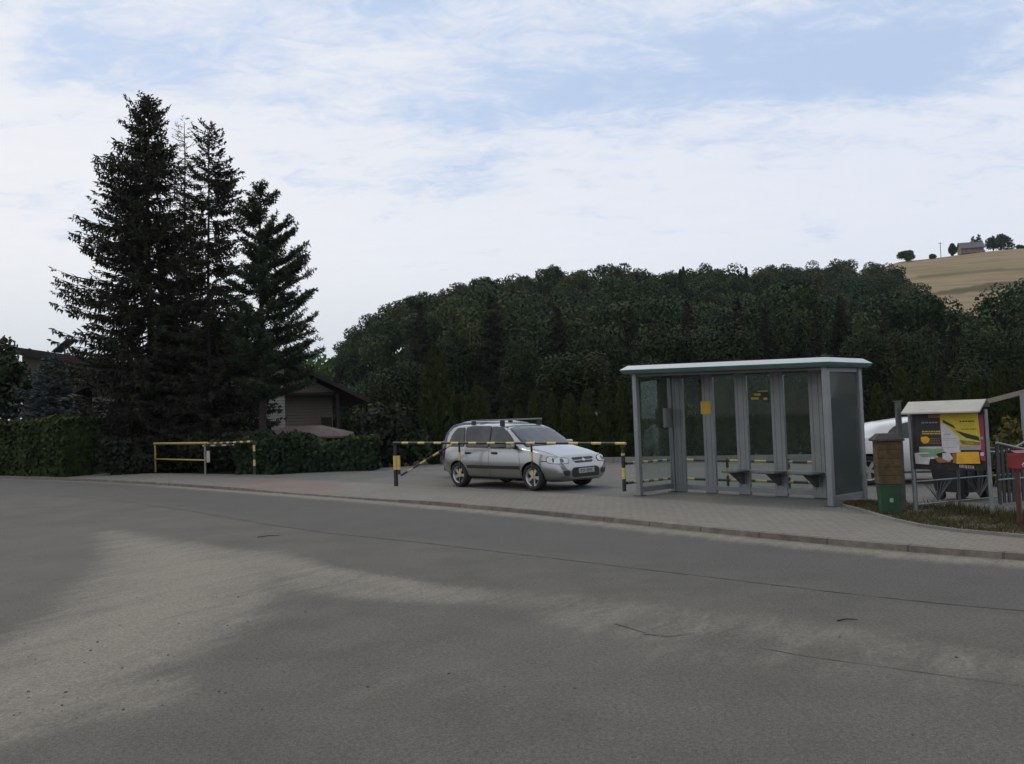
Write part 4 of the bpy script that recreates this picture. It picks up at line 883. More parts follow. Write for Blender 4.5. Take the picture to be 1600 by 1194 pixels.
# brown roofed garden shed
p0 = gp(470, 741); sx_ = at(475, 680, 34.0)
sh = thing('garden_shed', (sx_.x, 34.0, 0), R_(-6), 'low garden shed with a brown hipped roof behind the laurel hedge', 'shed')
MB().box((-1.5, -.6, 0), (1.4, 1.4, 1.28), 'timber_dark').build('wall', sh)
mb = MB(); mb.add([(-2.0, -1.0, 1.22), (1.9, -1.0, 1.22), (1.9, 1.9, 1.22), (-2.0, 1.9, 1.22), (-.9, .45, 1.72), (.6, .45, 1.72), (-2.0, -1, 1.29), (1.9, -1, 1.29), (1.9, 1.9, 1.29), (-2, 1.9, 1.29)],
             [(6, 7, 5, 4), (7, 8, 5), (8, 9, 4, 5), (9, 6, 4), (0, 1, 7, 6), (1, 2, 8, 7), (2, 3, 9, 8), (3, 0, 6, 9), (3, 2, 1, 0)], 'roof_brown'); mb.build('roof', sh)

# ------------------------------------------------------------------ railings and barrier
def striped(mb, a, b, r, cols=('black', 'yellow'), seg=0.28, duty=.45, phase=0.0, n=10):
    a = Vector(a); b = Vector(b); Ln = (b - a).length; d = (b - a) / Ln; s = -phase
    while s < Ln:
        for c, l in ((cols[0], seg * (1 - duty) * 2), (cols[1], seg * duty * 2)):
            s0 = max(0, s); s1 = min(Ln, s + l)
            if s1 - s0 > 1e-3: mb.tube([a + d * s0, a + d * s1], r, c, n, cap=(s0 == 0 or s1 == Ln))
            s += l
    return mb
# yellow railing
a = gp(243, 738); b = gp(321, 742)
rl = thing('yellow_railing', a, 0, 'yellow-topped two-rail metal railing on the far pavement, left of the striped one', 'railing'); q = b - a
q.z = 0
for p_ in (Vector((0, 0, 0)), q): MB().tube([p_, p_ + Vector((0, 0, 1.10))], .035, 'yellow_old' if p_.length < .1 else 'galv', 8).build('post', rl)
e = q.normalized()
MB().tube([Vector((0, 0, 1.13)) - e * .1, q + Vector((0, 0, 1.13)) + e * .25], .042, 'yellow_old', 8).build('rail', rl)
MB().tube([Vector((0, 0, .52)), q + Vector((0, 0, .52))], .028, 'yellow_old', 8).build('rail', rl)
MB().box(q + Vector((.06, -.03, .44)), q + Vector((.17, .02, .85)), 'cream').build('sign_plate', rl)
# striped railing beside it
b2 = gp(398, 750.5); a2 = gp(330, 744.5); rl = thing('striped_railing', b2, 0, 'short black and yellow striped railing between the yellow railing and the lot entrance', 'railing')
q = a2 - b2; q.z = 0
mb = MB(); striped(mb, (0, 0, 0), (0, 0, 1.22), .035, seg=.225, duty=.42, phase=-.18); mb.build('post', rl)
mb = MB(); striped(mb, (0, 0, 1.19), q + Vector((0, 0, 1.13)), .035, seg=.30, duty=.42, phase=.1); mb.build('rail', rl)
c0 = gp(377, 744) + Vector((.2, 1.4, 0)) - b2; mb = MB(); striped(mb, c0 + Vector((-.1, 0, 1.02)), c0 + Vector((-2.3, .9, 1.02)), .03, seg=.25, duty=.42, cols=('black', 'cream')); mb.build('rail', rl)
MB().tube([c0, c0 + Vector((-.22, 0, 1.0))], .03, 'steel_dark', 8).build('post', rl)
# swing barrier
a = gp(619, 759.6); b = gp(976, 774); q = b - a; q.z = 0; e = q.normalized(); side_ = Vector((e.y, -e.x, 0))
br = thing('barrier_gate', a, 0, 'long black and yellow striped swing barrier in front of the silver car', 'barrier')
mb = MB(); mb.tube([(0, 0, 0), (0, 0, .42)], .055, 'black', 12); mb.tube([(0, 0, .42), (0, 0, .77)], .056, 'yellow', 12); mb.tube([(0, 0, .77), (0, 0, 1.03)], .04, 'black', 12); mb.build('hinge_post', br)
mb = MB(); h0 = e * .13; mb.tube([h0 + Vector((0, 0, .3)), h0 + Vector((0, 0, .42))], .04, 'black', 10); mb.tube([h0 + Vector((0, 0, .42)), h0 + Vector((0, 0, .77))], .04, 'yellow', 10); mb.build('hinge_sleeve', br)
zl_ = 1.10; zr_ = 1.035
mb = MB(); A_ = Vector((0, 0, zl_)) - e * .06; B_ = q + e * .08 + Vector((0, 0, zr_ + .0)); Ln = (B_ - A_).length; striped(mb, A_, B_, .028, seg=Ln / 12.0 / 2, duty=.42, phase=-.0, n=12); mb.build('boom', br)
s_ = .305; mb = MB(); striped(mb, e * .12 + Vector((0, 0, .24)), q * s_ + Vector((0, 0, zl_ - .03)), .026, seg=.26, duty=.45, phase=-.1); mb.build('brace', br)
for s_ in ((722 - 619) / (976 - 619) + .045, (837 - 619) / (976 - 619) + .045):
    p_ = q * s_; mb = MB(); striped(mb, p_ + Vector((0, 0, .02)), p_ + Vector((0, 0, 1.05)), .024, seg=.195, duty=.48, phase=-.06); mb.build('support', br)
pr = b + Vector((0, 0, 0)); o = MB(); striped(o, (0, 0, 0), (0, 0, .84), .04, seg=.235, duty=.48, phase=-.08); o.tube([(0, 0, .84), (0, 0, .97)], .03, 'black', 8)
sp = thing('latch_post', pr, 0, 'black and yellow striped post catching the free end of the barrier', 'post'); o.build('post', sp)
MB().box((-.05, -.05, .965), (.05, .05, .985), 'black').build('catch', sp)
# two-rail striped fence running behind the shelter
P0 = b + Vector((.06, .05, 0)); P1 = Vector((3.55, 19.7, .1)); P2_ = Vector((6.6, 16.75, .1))
fn = thing('striped_fence', P0, 0, 'low two-rail black and yellow fence running behind the bus shelter', 'fence')
for (zA, zB, zC) in ((.63, .56, .52), (.24, .14, .12)):
    mb = MB(); striped(mb, Vector((0, 0, zA)), P1 - P0 + Vector((0, 0, zB)), .03, seg=.27, duty=.45); striped(mb, P1 - P0 + Vector((0, 0, zB)), P2_ - P0 + Vector((0, 0, zC)), .03, seg=.29, duty=.45); mb.build('rail', fn)
for f_ in (0, .33, .66, 1): p_ = P1 + (P2_ - P1) * f_ - P0; mb = MB(); striped(mb, p_ - Vector((0, 0, .0)), p_ + Vector((0, 0, .60)), .03, seg=.2); mb.build('post', fn)

# ------------------------------------------------------------------ bus shelter
A = gp(1000, 774.5); B = gp(1300, 791); ang = math.atan2((B - A).y, (B - A).x); Ls = (B - A).length; Ds = 1.10
bs = thing('bus_shelter', A, ang, 'grey metal and glass bus shelter with a white-edged roof beside the road', 'bus shelter')
# local frame: x along the front (left to right), y backwards (away from road)
Hs = 2.28
def ext(x0, y0, x1, y1, z0, z1, m='steel_grey', bev=.006): return MB().box((x0, y0, z0), (x1, y1, z1), m, bev=bev)
for nm, x, y in (('corner_post', 0, 0), ('corner_post', Ls, 0), ('corner_post', 0, Ds), ('corner_post', Ls, Ds)):
    mb = MB(); mb.box((x - .05, y - .05, 0), (x + .05, y + .05, Hs), 'steel_grey', bev=.012); mb.box((x - .09, y - .09, 0), (x + .09, y + .09, .012), 'steel_dark'); mb.build(nm, bs)
def back_x(px0):                     # where a sight line meets the back wall
    r = ray(px0, 700); e = Vector((math.cos(ang), math.sin(ang), 0)); nrm = Vector((-e.y, e.x, 0)); t = ((A + nrm * Ds) - CAM).dot(nrm) / r.dot(nrm); return ((CAM + r * t) - A).dot(e)
colx = [back_x(v) for v in (1063, 1110, 1162, 1219, 1279, 1343)]; print('cols', colx, Ls)
cols = []
for k in range(6):
    x = colx[k]; cols.append(x)
    if x > Ls - .1: continue
    mb = MB(); mb.box((x - .13, Ds - .035, .0), (x + .13, Ds + .03, Hs), 'steel_grey', bev=.01)
    for g in (-.06, .06): mb.box((x + g - .004, Ds - .0375, .12), (x + g + .004, Ds - .0345, Hs - .05), 'steel_dark')
    mb.build('back_panel', bs)
for k in range(5):
    x0, x1 = cols[k] + .13, min(cols[k + 1] - .13, Ls - .05)
    MB().box((x0, Ds - .006, .14), (x1, Ds + .002, Hs - .08), 'glass').build('glass_pane', bs)
    ext(x0, Ds - .025, x1, Ds + .02, .05, .14).build('bottom_rail', bs); ext(x0, Ds - .025, x1, Ds + .02, Hs - .08, Hs).build('top_rail', bs)
ext(cols[2] + .14, Ds - .085, Ls - .05, Ds - .037, .40, .47).build('seat_rail', bs)
for x in (0, Ls):
    MB().box((x - .004, .05, .16), (x + .004, Ds - .05, Hs - .08), 'glass_dirty').build('glass_pane', bs)
    ext(x - .022, .05, x + .022, Ds - .05, .06, .16).build('bottom_rail', bs); ext(x - .022, .05, x + .022, Ds - .05, Hs - .08, Hs).build('top_rail', bs)
for k in (2, 3, 4):
    x = cols[k] - (.0 if k < 4 else .03); mb = MB()
    mb.box((x - .17, Ds - .52, .435), (x + .17, Ds - .09, .465), 'steel_dark', bev=.01)
    mb.prism([(x - .02, Ds - .50, .432), (x - .02, Ds - .04, .432), (x - .02, Ds - .04, .20), (x - .02, Ds - .10, .20)], (.04, 0, 0), 'steel_dark'); mb.build('seat', bs)
# roof slab with bevelled white edge above a teal band
ox0, ox1, oy0, oy1 = -.20, Ls + .17, -.20, Ds + .17
def ring(e_, z): return [(ox0 - e_, oy0 - e_, z), (ox1 + e_, oy0 - e_, z), (ox1 + e_, oy1 + e_, z), (ox0 - e_, oy1 + e_, z)]
z0 = Hs
mb = MB(); v = ring(-.05, z0) + ring(0, z0 + .0); mb.add(ring(-.04, z0), [(0, 1, 2, 3)], 'underside')
def sides(r0, r1, m): mb.add(r0 + r1, [(i, (i + 1) % 4, 4 + (i + 1) % 4, 4 + i) for i in range(4)], m)
sides(ring(-.04, z0), ring(-.0, z0 + .035), 'underside'); sides(ring(0, z0 + .035), ring(.015, z0 + .075), 'teal'); sides(ring(.015, z0 + .075), ring(-.10, z0 + .155), 'roof_white')
mb.add(ring(-.10, z0 + .155), [(0, 1, 2, 3)], 'roof_white'); mb.build('roof', bs)
for y in (.0, Ds): ext(-.05, y - .03, Ls + .05, y + .03, Hs - .055, Hs - .003, 'steel_dark').build('roof_beam', bs)
# things fixed or stuck to the shelter
o = MB(); o.box((.06, Ds - .36, 1.25), (.13, Ds - .12, 1.62), 'galv', bev=.01); tag(o.build('timetable_case', bs), 'pale grey timetable case')
x = cols[1] - .03
mb = MB(); mb.box((x - .13, Ds - .043, 1.50), (x + .11, Ds - .038, 1.74), 'p_gold'); mb.box((x - .07, Ds - .0455, 1.57), (x + .05, Ds - .0435, 1.67), 'p_orange'); mb.build('yellow_notice', bs)
x = (cols[2] + cols[3]) / 2; mb = MB()
mb.prism([(x - .20, Ds - .014, 1.74), (x + .02, Ds - .014, 1.76), (x + .19, Ds - .014, 1.70), (x + .21, Ds - .014, 1.88), (x + .0, Ds - .014, 1.95), (x - .12, Ds - .014, 1.86)], (0, .004, 0), 'p_black')
for (u0, w0, u1, w1) in ((-.17, 1.76, .0, 1.80), (-.10, 1.83, .04, 1.87), (.10, 1.75, .18, 1.79), (-.02, 1.90, .2, 1.92)): mb.box((x + u0, Ds - .017, w0), (x + u1, Ds - .0145, w1), 'p_yellow')
mb.build('sticker', bs)
def scribble(mb, seed, o, u, vv, w_, h_, m, n=14, r=.006):
    rr = random.Random(seed); p = [o + u * (w_ * rr.random()) + vv * (h_ * rr.random())]
    for k in range(n): p.append(o + u * (w_ * (k + rr.random() * 1.6) / (n + 1)) + vv * (h_ * rr.random()))
    mb.tube(p, r, m, 4)
x = (cols[0] + cols[1]) / 2; mb = MB()
for k in range(2): scribble(mb, 4 + k, Vector((x - .16, Ds - .013, 1.48 + k * .13)), Vector((1, 0, 0)), Vector((0, 0, 1)), .26, .10, 'p_grey', 10, .005)
mb.build('graffiti', bs)
mb = MB()
for k in range(4): scribble(mb, 14 + k, Vector((-.012, -.055, .95 + k * .22)), Vector((.03, 0, .1)), Vector((.04, 0, .05)), .8, .5, 'white', 5, .003)
mb.build('graffiti', bs)

for ch in bs.children:               # the shelter stands on a fall of the ground: its left end is a little taller
    for v in ch.data.vertices: v.co.z *= 1 + .058 * (1 - v.co.x / Ls)
# ------------------------------------------------------------------ litter bin
lb = gp(1391, 805); lbo = thing('litter_bin', lb, ang + R_(38), 'tall litter bin with a green base, ochre panelled top and dark lid beside the shelter', 'litter bin')
mb = MB(); mb.add([(-.155, -.14, 0), (.155, -.14, 0), (.155, .14, 0), (-.155, .14, 0), (-.19, -.17, .46), (.19, -.17, .46), (.19, .17, .46), (-.19, .17, .46)], [(3, 2, 1, 0), (4, 5, 6, 7), (0, 1, 5, 4), (1, 2, 6, 5), (2, 3, 7, 6), (3, 0, 4, 7)], 'bin_green'); mb.build('base', lbo)
mb = MB()
for k in range(5): mb.box((-.205, -.185, .465 + k * .125), (.205, .185, .465 + k * .125 + .121), 'bin_wood', bev=.005)
mb.box((-.195, -.175, .46), (.195, .175, 1.085), 'board'); mb.build('body', lbo)
mb = MB(); mb.add([(-.26, -.24, 1.09), (.26, -.24, 1.09), (.26, .24, 1.09), (-.26, .24, 1.09), (-.26, -.24, 1.115), (.26, -.24, 1.115), (.26, .24, 1.115), (-.26, .24, 1.115), (-.15, -.13, 1.20), (.15, -.13, 1.20), (.15, .13, 1.20), (-.15, .13, 1.20)],
             [(3, 2, 1, 0), (0, 1, 5, 4), (1, 2, 6, 5), (2, 3, 7, 6), (3, 0, 4, 7), (4, 5, 9, 8), (5, 6, 10, 9), (6, 7, 11, 10), (7, 4, 8, 11), (8, 9, 10, 11)], 'bin_lid'); mb.build('lid', lbo)
MB().box((-.03, -.172, .20), (.03, -.158, .26), 'p_green').build('emblem', lbo); lbo.scale = (.80, .80, 1.0)

# ------------------------------------------------------------------ notice board
a = gp(1431, 803.5); b = gp(1551, 810.5)
q = b - a; q.z = 0; wN = q.length; angN = math.atan2(q.y, q.x)
nb = thing('notice_board', a, angN, 'roofed notice board on two steel posts covered in torn posters', 'notice board')
zt = 1.51
for x in (0, wN): MB().tube([(x, 0, 0), (x - .015, 0, zt)], .028, 'galv', 10).build('post', nb)
MB().box((.03, -.03, .66), (wN - .03, .01, zt - .02), 'board').build('panel', nb)
mb = MB()
for dz in (0, -.02): mb.add([(-.03, -.24, zt - .02 + dz), (wN + .0, -.24, zt - .02 + dz), (wN + .0, .02, zt + .14 + dz), (-.03, .02, zt + .14 + dz), (-.03, .14, zt + .05 + dz), (wN + .0, .14, zt + .05 + dz)], [(0, 1, 2, 3), (3, 2, 5, 4)], 'cream')
mb.add([(-.03, -.24, zt - .04), (wN + .0, -.24, zt - .04), (wN + .0, -.24, zt - .02), (-.03, -.24, zt - .02)], [(0, 1, 2, 3)], 'cream'); mb.build('roof', nb)
# posters, in fractions of the panel (u right, v down)
u0_, u1_, v0_, v1_ = .03, wN - .03, zt - .05, .68
def pu(u): return u0_ + (u1_ - u0_) * u
def pv(v): return v0_ + (v1_ - v0_) * v
lay = [0.0]
def poster(poly, m, marks=(), name='poster'):
    lay[0] += .0016; y = -.032 - lay[0]; mb = MB(); mb.prism([(pu(u), y, pv(v)) for u, v in poly], (0, .0012, 0), m)
    for (mpoly, mm) in marks: mb.prism([(pu(u), y - .0009, pv(v)) for u, v in mpoly], (0, .0007, 0), mm)
    return mb.build(name, nb)
def rc(a, b, c, d): return [(a, b), (c, b), (c, d), (a, d)]
def lines(rr, x0, y0, x1, y1, rows, m, fill=.6):
    out = []
    for k in range(rows):
        yy = y0 + (y1 - y0) * (k + .2) / rows; h = (y1 - y0) / rows * fill; x = x0
        while x < x1 - .01:
            w_ = rr.uniform(.012, .04); x2 = min(x1, x + w_); out.append((rc(x, yy, x2, yy + h), m)); x = x2 + rr.uniform(.004, .012)
    return out
rr = random.Random(6)
poster(rc(.05, .03, .42, .60), 'p_black', lines(rr, .14, .30, .40, .38, 2, 'p_gold') + lines(rr, .14, .13, .38, .19, 1, 'p_grey', .4) + lines(rr, .20, .44, .40, .56, 3, 'p_brown', .4))
poster([(.12, .42), (.21, .41), (.25, .46), (.22, .53), (.16, .55), (.12, .50)], 'p_orange')
poster(rc(.24, .0, .50, .07), 'p_brown')
poster([(.41, .0), (.93, .0), (.95, .62), (.64, .62), (.41, .18)], 'p_yellow', lines(rr, .68, .12, .88, .18, 1, 'p_black', .4) + lines(rr, .70, .26, .90, .33, 1, 'p_brown', .35)
       + [([(.44, .10), (.60, .22), (.62, .28), (.45, .16)], 'p_black'), ([(.60, .30), (.92, .42), (.94, .50), (.75, .44)], 'p_black'), ([(.66, .48), (.94, .52), (.94, .58), (.70, .56)], 'p_brown'), ([(.62, .38), (.80, .48), (.86, .55), (.78, .55), (.60, .44)], 'p_lime'), ([(.60, .02), (.64, .02), (.63, .14), (.60, .14)], 'p_orange')])
poster([(.41, .17), (.47, .19), (.66, .42), (.67, .70), (.50, .72), (.42, .68)], 'p_white', lines(rr, .45, .36, .55, .40, 1, 'p_grey', .4) + lines(rr, .44, .44, .62, .50, 2, 'p_grey', .35) + lines(rr, .44, .60, .64, .63, 1, 'p_grey', .4))
poster(rc(.66, .58, .95, .66), 'p_grey')
poster([(.94, .04), (1.0, .02), (1.0, .86), (.93, .84), (.95, .60)], 'p_pink', [(rc(.94, .42, .985, .47), 'p_grey'), (rc(.935, .70, .98, .76), 'p_white')])
poster([(.09, .60), (.42, .59), (.44, .70), (.30, .74), (.09, .72)], 'p_green', [(rc(.10, .605, .41, .635), 'p_white')])
poster([(.02, .72), (.20, .70), (.36, .78), (.34, .82), (.24, .83), (.22, .93), (.03, .92)], 'p_white', [([(.08, .74), (.34, .72), (.34, .78), (.12, .80)], 'p_green')])
poster([(.30, .80), (.52, .78), (.54, .88), (.36, .90)], 'p_brown')
poster([(.42, .72), (.52, .71), (.57, .82), (.50, .87), (.42, .82)], 'p_white')
poster(rc(.56, .72, .66, .90), 'p_brown'); poster([(.62, .70), (.92, .69), (.93, .90), (.61, .91)], 'p_orange', lines(rr, .66, .75, .88, .86, 2, 'p_gold', .35))
mb = MB(); r3 = random.Random(3)
for k in range(9):
    for j in range(3):
        x = pu(.64 + k * .022); mb.box((x + r3.uniform(0, .012), -.0335, .715 - k * .002 - r3.random() * .02), (x + r3.uniform(.012, .022), -.0305, .74 - k * .002), 'p_white')
mb.build('lettering', nb)

# gate posts, ornamental fence, carport frame, mailbox, black bin
gpost = gp(1418, 806)
go = thing('fence_post', gpost + Vector((.1, .35, 0)), 0, 'slim dark green square fence post between the litter bin and the notice board', 'post')
MB().box((-.035, -.035, 0), (.035, .035, 1.66), 'steel_dark', bev=.006).build('post', go)
MB().box((-.05, -.05, 1.66), (.05, .05, 1.675), 'steel_dark').build('cap', go)
fa = Vector((5.95, 13.0, .1)); fb = Vector((9.2, 14.35, .1)); q = fb - fa; Lf = q.length; angF = math.atan2(q.y, q.x)
of = thing('ornamental_fence', fa, angF, 'low grey wrought-iron fence with fan and scroll ornament behind the notice board', 'fence')
for z, x0, x1 in ((.12, 0, Lf), (.46, 0, Lf)): MB().tube([(x0, 0, z), (x1, 0, z)], .012, 'galv', 8).build('rail', of)
tp = [(x, 0, .98 - .16 * math.sin(math.pi * (x - 1.05) / 1.4) if 1.05 < x < 2.45 else .98) for x in np.linspace(0, Lf, 30)]
MB().tube(tp, .018, 'galv', 8).build('top_rail', of)
for k in range(5): x = Lf * k / 4; MB().tube([(x, 0, 0), (x, 0, 1.04)], .02, 'steel_dark', 8).build('post', of)
for k in range(4):
    x = Lf * (k + .5) / 4; mb = MB()
    for aa in range(-4, 5): an = aa * .3; mb.tube([(x, 0, .15), (x + math.sin(an) * .17, 0, .15 + .17), (x + math.sin(an) * .34, 0, .46)], .005, 'steel_dark', 4)
    for s in (-1, 1): mb.tube([(x + s * (.10 + .10 * math.cos(t)), 0, .72 + .10 * math.sin(t)) for t in np.linspace(0, 6.0, 14)], .008, 'steel_dark', 4)
    mb.build('ornament', of)
sf = thing('slatted_gate', Vector((7.15, 12.95, .1)), R_(24), 'dark slatted metal gate with a dipping top rail right of the notice board', 'gate')
mb = MB()
for k in range(16): x = k * .105; zt_ = .98 - .22 * math.sin(min(1, x / 1.6) * math.pi * .5); mb.box((x, 0, .1), (x + .055, .018, zt_), 'trim_black')
mb.build('slats', sf)
MB().tube([(x, -.01, 1.0 - .22 * math.sin(min(1, x / 1.6) * math.pi * .5)) for x in np.linspace(0, 1.7, 12)], .02, 'galv', 8).build('top_rail', sf)
MB().tube([(0, -.01, .45), (1.7, -.01, .45)], .014, 'galv', 8).build('rail', sf)
# black wheeled bin
wb = thing('wheeled_bin', at(1505, 793, 14.6) * 1.0, R_(20), 'black wheeled waste container standing behind the notice board', 'waste bin'); wb.location.z = .1
mb = MB(); mb.add([(-.30, -.27, .14), (.30, -.27, .14), (.30, .27, .14), (-.30, .27, .14), (-.37, -.34, .80), (.37, -.34, .80), (.37, .34, .80), (-.37, .34, .80)], [(3, 2, 1, 0), (4, 5, 6, 7), (0, 1, 5, 4), (1, 2, 6, 5), (2, 3, 7, 6), (3, 0, 4, 7)], 'trim_black')
for x in (-.2, 0, .2): mb.box((x - .02, -.33, .2), (x + .02, -.27, .74), 'trim_black')
mb.build('body', wb); MB().box((-.40, -.37, .80), (.40, .37, .86), 'trim_black', bev=.02).build('lid', wb)
for x in (-.25, .25):
    for y in (-.2, .2): MB().tube([(x - .025, y, .08), (x + .025, y, .08)], .08, 'rubber', 12).build('wheel', wb)
# red letter box
ml = gp(1594, 825); mo = thing('letter_box', ml, R_(2), 'red letter box with a white emblem on a dull red post at the right edge', 'letter box')
MB().tube([(0, 0, 0), (0, 0, .72)], .03, 'red_dull', 10).build('post', mo)
mb = MB(); mb.box((-.06, -.11, .74), (.22, .11, .95), 'red', bev=.02); mb.add([(-.07, -.12, .95), (.23, -.12, .95), (.23, 0.0, .98), (-.07, 0.0, .98), (.23, .12, .95), (-.07, .12, .95)], [(0, 1, 2, 3), (3, 2, 4, 5)], 'red'); mb.build('body', mo)
mb = MB(); pts = [(.02 + .05 * t, -.136, .80 + .03 * math.sin(t * 5)) for t in np.linspace(0, 1.6, 9)]; mb.tube([(0, -.113, .80), (.04, -.113, .835), (.09, -.113, .80), (.03, -.113, .775), (.01, -.113, .79)], .009, 'white', 5); mb.tube([(.03, -.113, .775), (.1, -.113, .775)], .008, 'white', 5); mb.build('emblem', mo)
# carport frame
cp = at(1597, 615, 16.0); cf = thing('carport_frame', Vector((cp.x, 16.0, .1)), 0, 'grey post and sloping beam of an open carport at the right edge', 'carport')
MB().box((-.03, -.03, 0), (.03, .03, cp.z - .1), 'steel_grey').build('post', cf)
l_ = at(1505, 637, 17.2); mb = MB(); mb.bar(Vector((l_.x - cp.x, 1.2, l_.z - .1)), Vector((.4, -.3, cp.z + .04)), .06, .09, 'plaster'); mb.build('beam', cf)
MB().box((l_.x - cp.x - .04, 1.16, 0), (l_.x - cp.x + .04, 1.24, l_.z - .1), 'steel_dark').build('post', cf)
bush(94, 1566, 652, 15.6, .36, 1500, .07, 'yellow_leaf', 'yellowish bush behind the slatted gate by the notice board')
bush(95, 1540, 668, 16.8, .5, 1800, .08, 'bush_dark', 'dark bush behind the yellowish one by the notice board')

# ------------------------------------------------------------------ cars
def loft(Ln, top, width, belt, zlow, rocker, nx=70, tumble=.34):
    xs = np.unique(np.concatenate([np.linspace(0, .25, 12), np.linspace(.25, Ln - .25, nx), np.linspace(.85, 1.5, 26), np.linspace(Ln - .25, Ln, 12)]))
    secs = []
    for x in xs:
        T = float(np.interp(x, *top)); Wd = float(np.interp(x, *width)); zb = float(np.interp(x, *belt)); zl = float(np.interp(x, *zlow)); zs = min(zb, T - .07); G = T - zs
        gl = np.clip((G - .07) / .26, 0, 1); gl = gl * gl * (3 - 2 * gl)                         # 0 bonnet, 1 greenhouse
        mz = zl + (zs - zl) * .52
        Wr = Wd - .05 - tumble * max(0, G - .10)
        hood = [(Wd - .05, zs + .01), (Wd - .11, zs + .035), (Wd - .24, T - .022)]
        z2_ = zs + .02 + max((G - .055) * .5, G - .13); gh_ = [(Wd - .05, zs + .02), (Wr + .005, z2_), (Wr - .09, T - .035)]
        mid3 = [tuple(np.array(h_) * (1 - gl) + np.array(g_) * gl) for h_, g_ in zip(hood, gh_)]
        P = [(0, zl), (Wd - .20, zl), (Wd - .085, zl + .05), (Wd - .022, zl + (mz - zl) * .6), (Wd, mz), (Wd - .014, zs - (zs - mz) * .4), (Wd - .038, zs - .03)] + mid3 + [(max(.0, (Wr if gl > .5 else Wd) * .45), T - .006), (0, T)]
        P = np.array(P); s = np.concatenate([[0], np.cumsum(np.maximum(np.linalg.norm(np.diff(P, axis=0), axis=1), 1e-4))])
        # smooth by catmull-rom
        out = []
        for i in range(len(P) - 1):
            p0, p1, p2, p3 = P[max(i - 1, 0)], P[i], P[i + 1], P[min(i + 2, len(P) - 1)]
            for t in (0, .34, .67): out.append(.5 * ((2 * p1) + (-p0 + p2) * t + (2 * p0 - 5 * p1 + 4 * p2 - p3) * t * t + (-p0 + 3 * p1 - 3 * p2 + p3) * t ** 3) if 1 < i < len(P) - 2 else p1 * (1 - t) + p2 * t)
        out.append(P[-1]); secs.append(np.array(out))
    return xs, secs
def make_car(root, Ln, top, width, belt, zlow, wheels, paint, side_windows, screen, rear_screen, tumble=.34, wr=.30, arch=.345, detail=True, doors=()):
    xs, secs = loft(Ln, top, width, belt, zlow, None, tumble=tumble); m = len(secs[0])
    vs = []; fs = []
    for x, S in zip(xs, secs):
        X = Ln / 2 - x; ring = [(X, -y, z) for y, z in S] + [(X, y, z) for y, z in S[1:-1][::-1]]; vs += ring
    r = 2 * m - 2
    for i in range(len(xs) - 1):
        for k in range(r): fs.append((i * r + k, i * r + (k + 1) % r, (i + 1) * r + (k + 1) % r, (i + 1) * r + k))
    fs.append(tuple(range(r))[::-1]); fs.append(tuple((len(xs) - 1) * r + k for k in range(r)))
    bvh = BVHTree.FromPolygons([Vector(v) for v in vs], fs)
    mb = MB(); mb.add(vs, fs, paint, True); mb.m('trim_black'); body = mb.build('body', root)
    # cut wheel arches
    cut = MB()
    for wx in wheels:
        for s in (-1, 1):
            y0, y1 = (s * .50, s * 1.1) if s > 0 else (s * 1.1, s * .50)
            cut.tube([(Ln / 2 - wx, y0, wr), (Ln / 2 - wx, y1, wr)], arch, 'trim_black', 32, smooth=False)
    co = cut.build('cutter'); 
    bm = bmesh.new(); bm.from_mesh(co.data); bmesh.ops.remove_doubles(bm, verts=bm.verts, dist=1e-5); bm.to_mesh(co.data); bm.free()
    for p_ in body.data.polygons[-2:]: p_.use_smooth = False
    md = body.modifiers.new('b', 'BOOLEAN'); md.operation = 'DIFFERENCE'; md.object = co; md.solver = 'EXACT'; md.material_mode = 'TRANSFER' if hasattr(md, 'material_mode') else md.material_mode
    root_m = root.matrix_world.copy(); rl, rr_ = root.location.copy(), root.rotation_euler.copy(); root.location = (0, 0, 0); root.rotation_euler = (0, 0, 0)
    bpy.context.view_layer.update(); dg = bpy.context.evaluated_depsgraph_get(); nm = bpy.data.meshes.new_from_object(body.evaluated_get(dg)); body.modifiers.clear(); body.data = nm; nm.set_sharp_from_angle(angle=R_(32))
    bpy.data.objects.remove(co); root.location = rl; root.rotation_euler = rr_
    def round_(poly, k=2):
        for _ in range(k):
            q_ = []
            for (x0, y0), (x1, y1) in zip(poly, list(poly[1:]) + [poly[0]]):
                f_ = min(.25, .035 / max(1e-4, math.hypot(x1 - x0, y1 - y0))) * (1 if _ == 0 else .8); q_ += [(x0 * (1 - f_) + x1 * f_, y0 * (1 - f_) + y1 * f_), (x0 * f_ + x1 * (1 - f_), y0 * f_ + y1 * (1 - f_))]
            poly = q_
        return poly
    def project(poly, org, ux, uz, d, off, m_, name, cuts=5, parent=root):
        poly = round_(poly)
        """poly in (u,v); point = org+ux*u+uz*v cast along d onto the body"""
        bm = bmesh.new(); vv = [bm.verts.new((u, v, 0)) for u, v in poly]; f = bm.faces.new(vv); bmesh.ops.triangulate(bm, faces=[f]);
        for _ in range(cuts):
            lg = [e for e in bm.edges if e.calc_length() > .045]
            if not lg: break
            bmesh.ops.subdivide_edges(bm, edges=lg, cuts=1); bmesh.ops.triangulate(bm, faces=bm.faces)
        P3 = []
        for v in bm.verts:
            o = org + ux * v.co.x + uz * v.co.y; h = bvh.ray_cast(o, d, 10)
            P3.append((h[0] - d * off) if h[0] is not None else None)
        good = [p for p in P3 if p is not None]
        bm.verts.index_update(); idx = {}; mbb = MB(); vs_ = []
        for i, p in enumerate(P3):
            if p is not None: idx[i] = len(vs_); vs_.append(p)
        fs_ = [tuple(idx[v.index] for v in f.verts) for f in bm.faces if all(v.index in idx for v in f.verts)]
        bm.free(); mbb.add(vs_, fs_, m_, True); return mbb
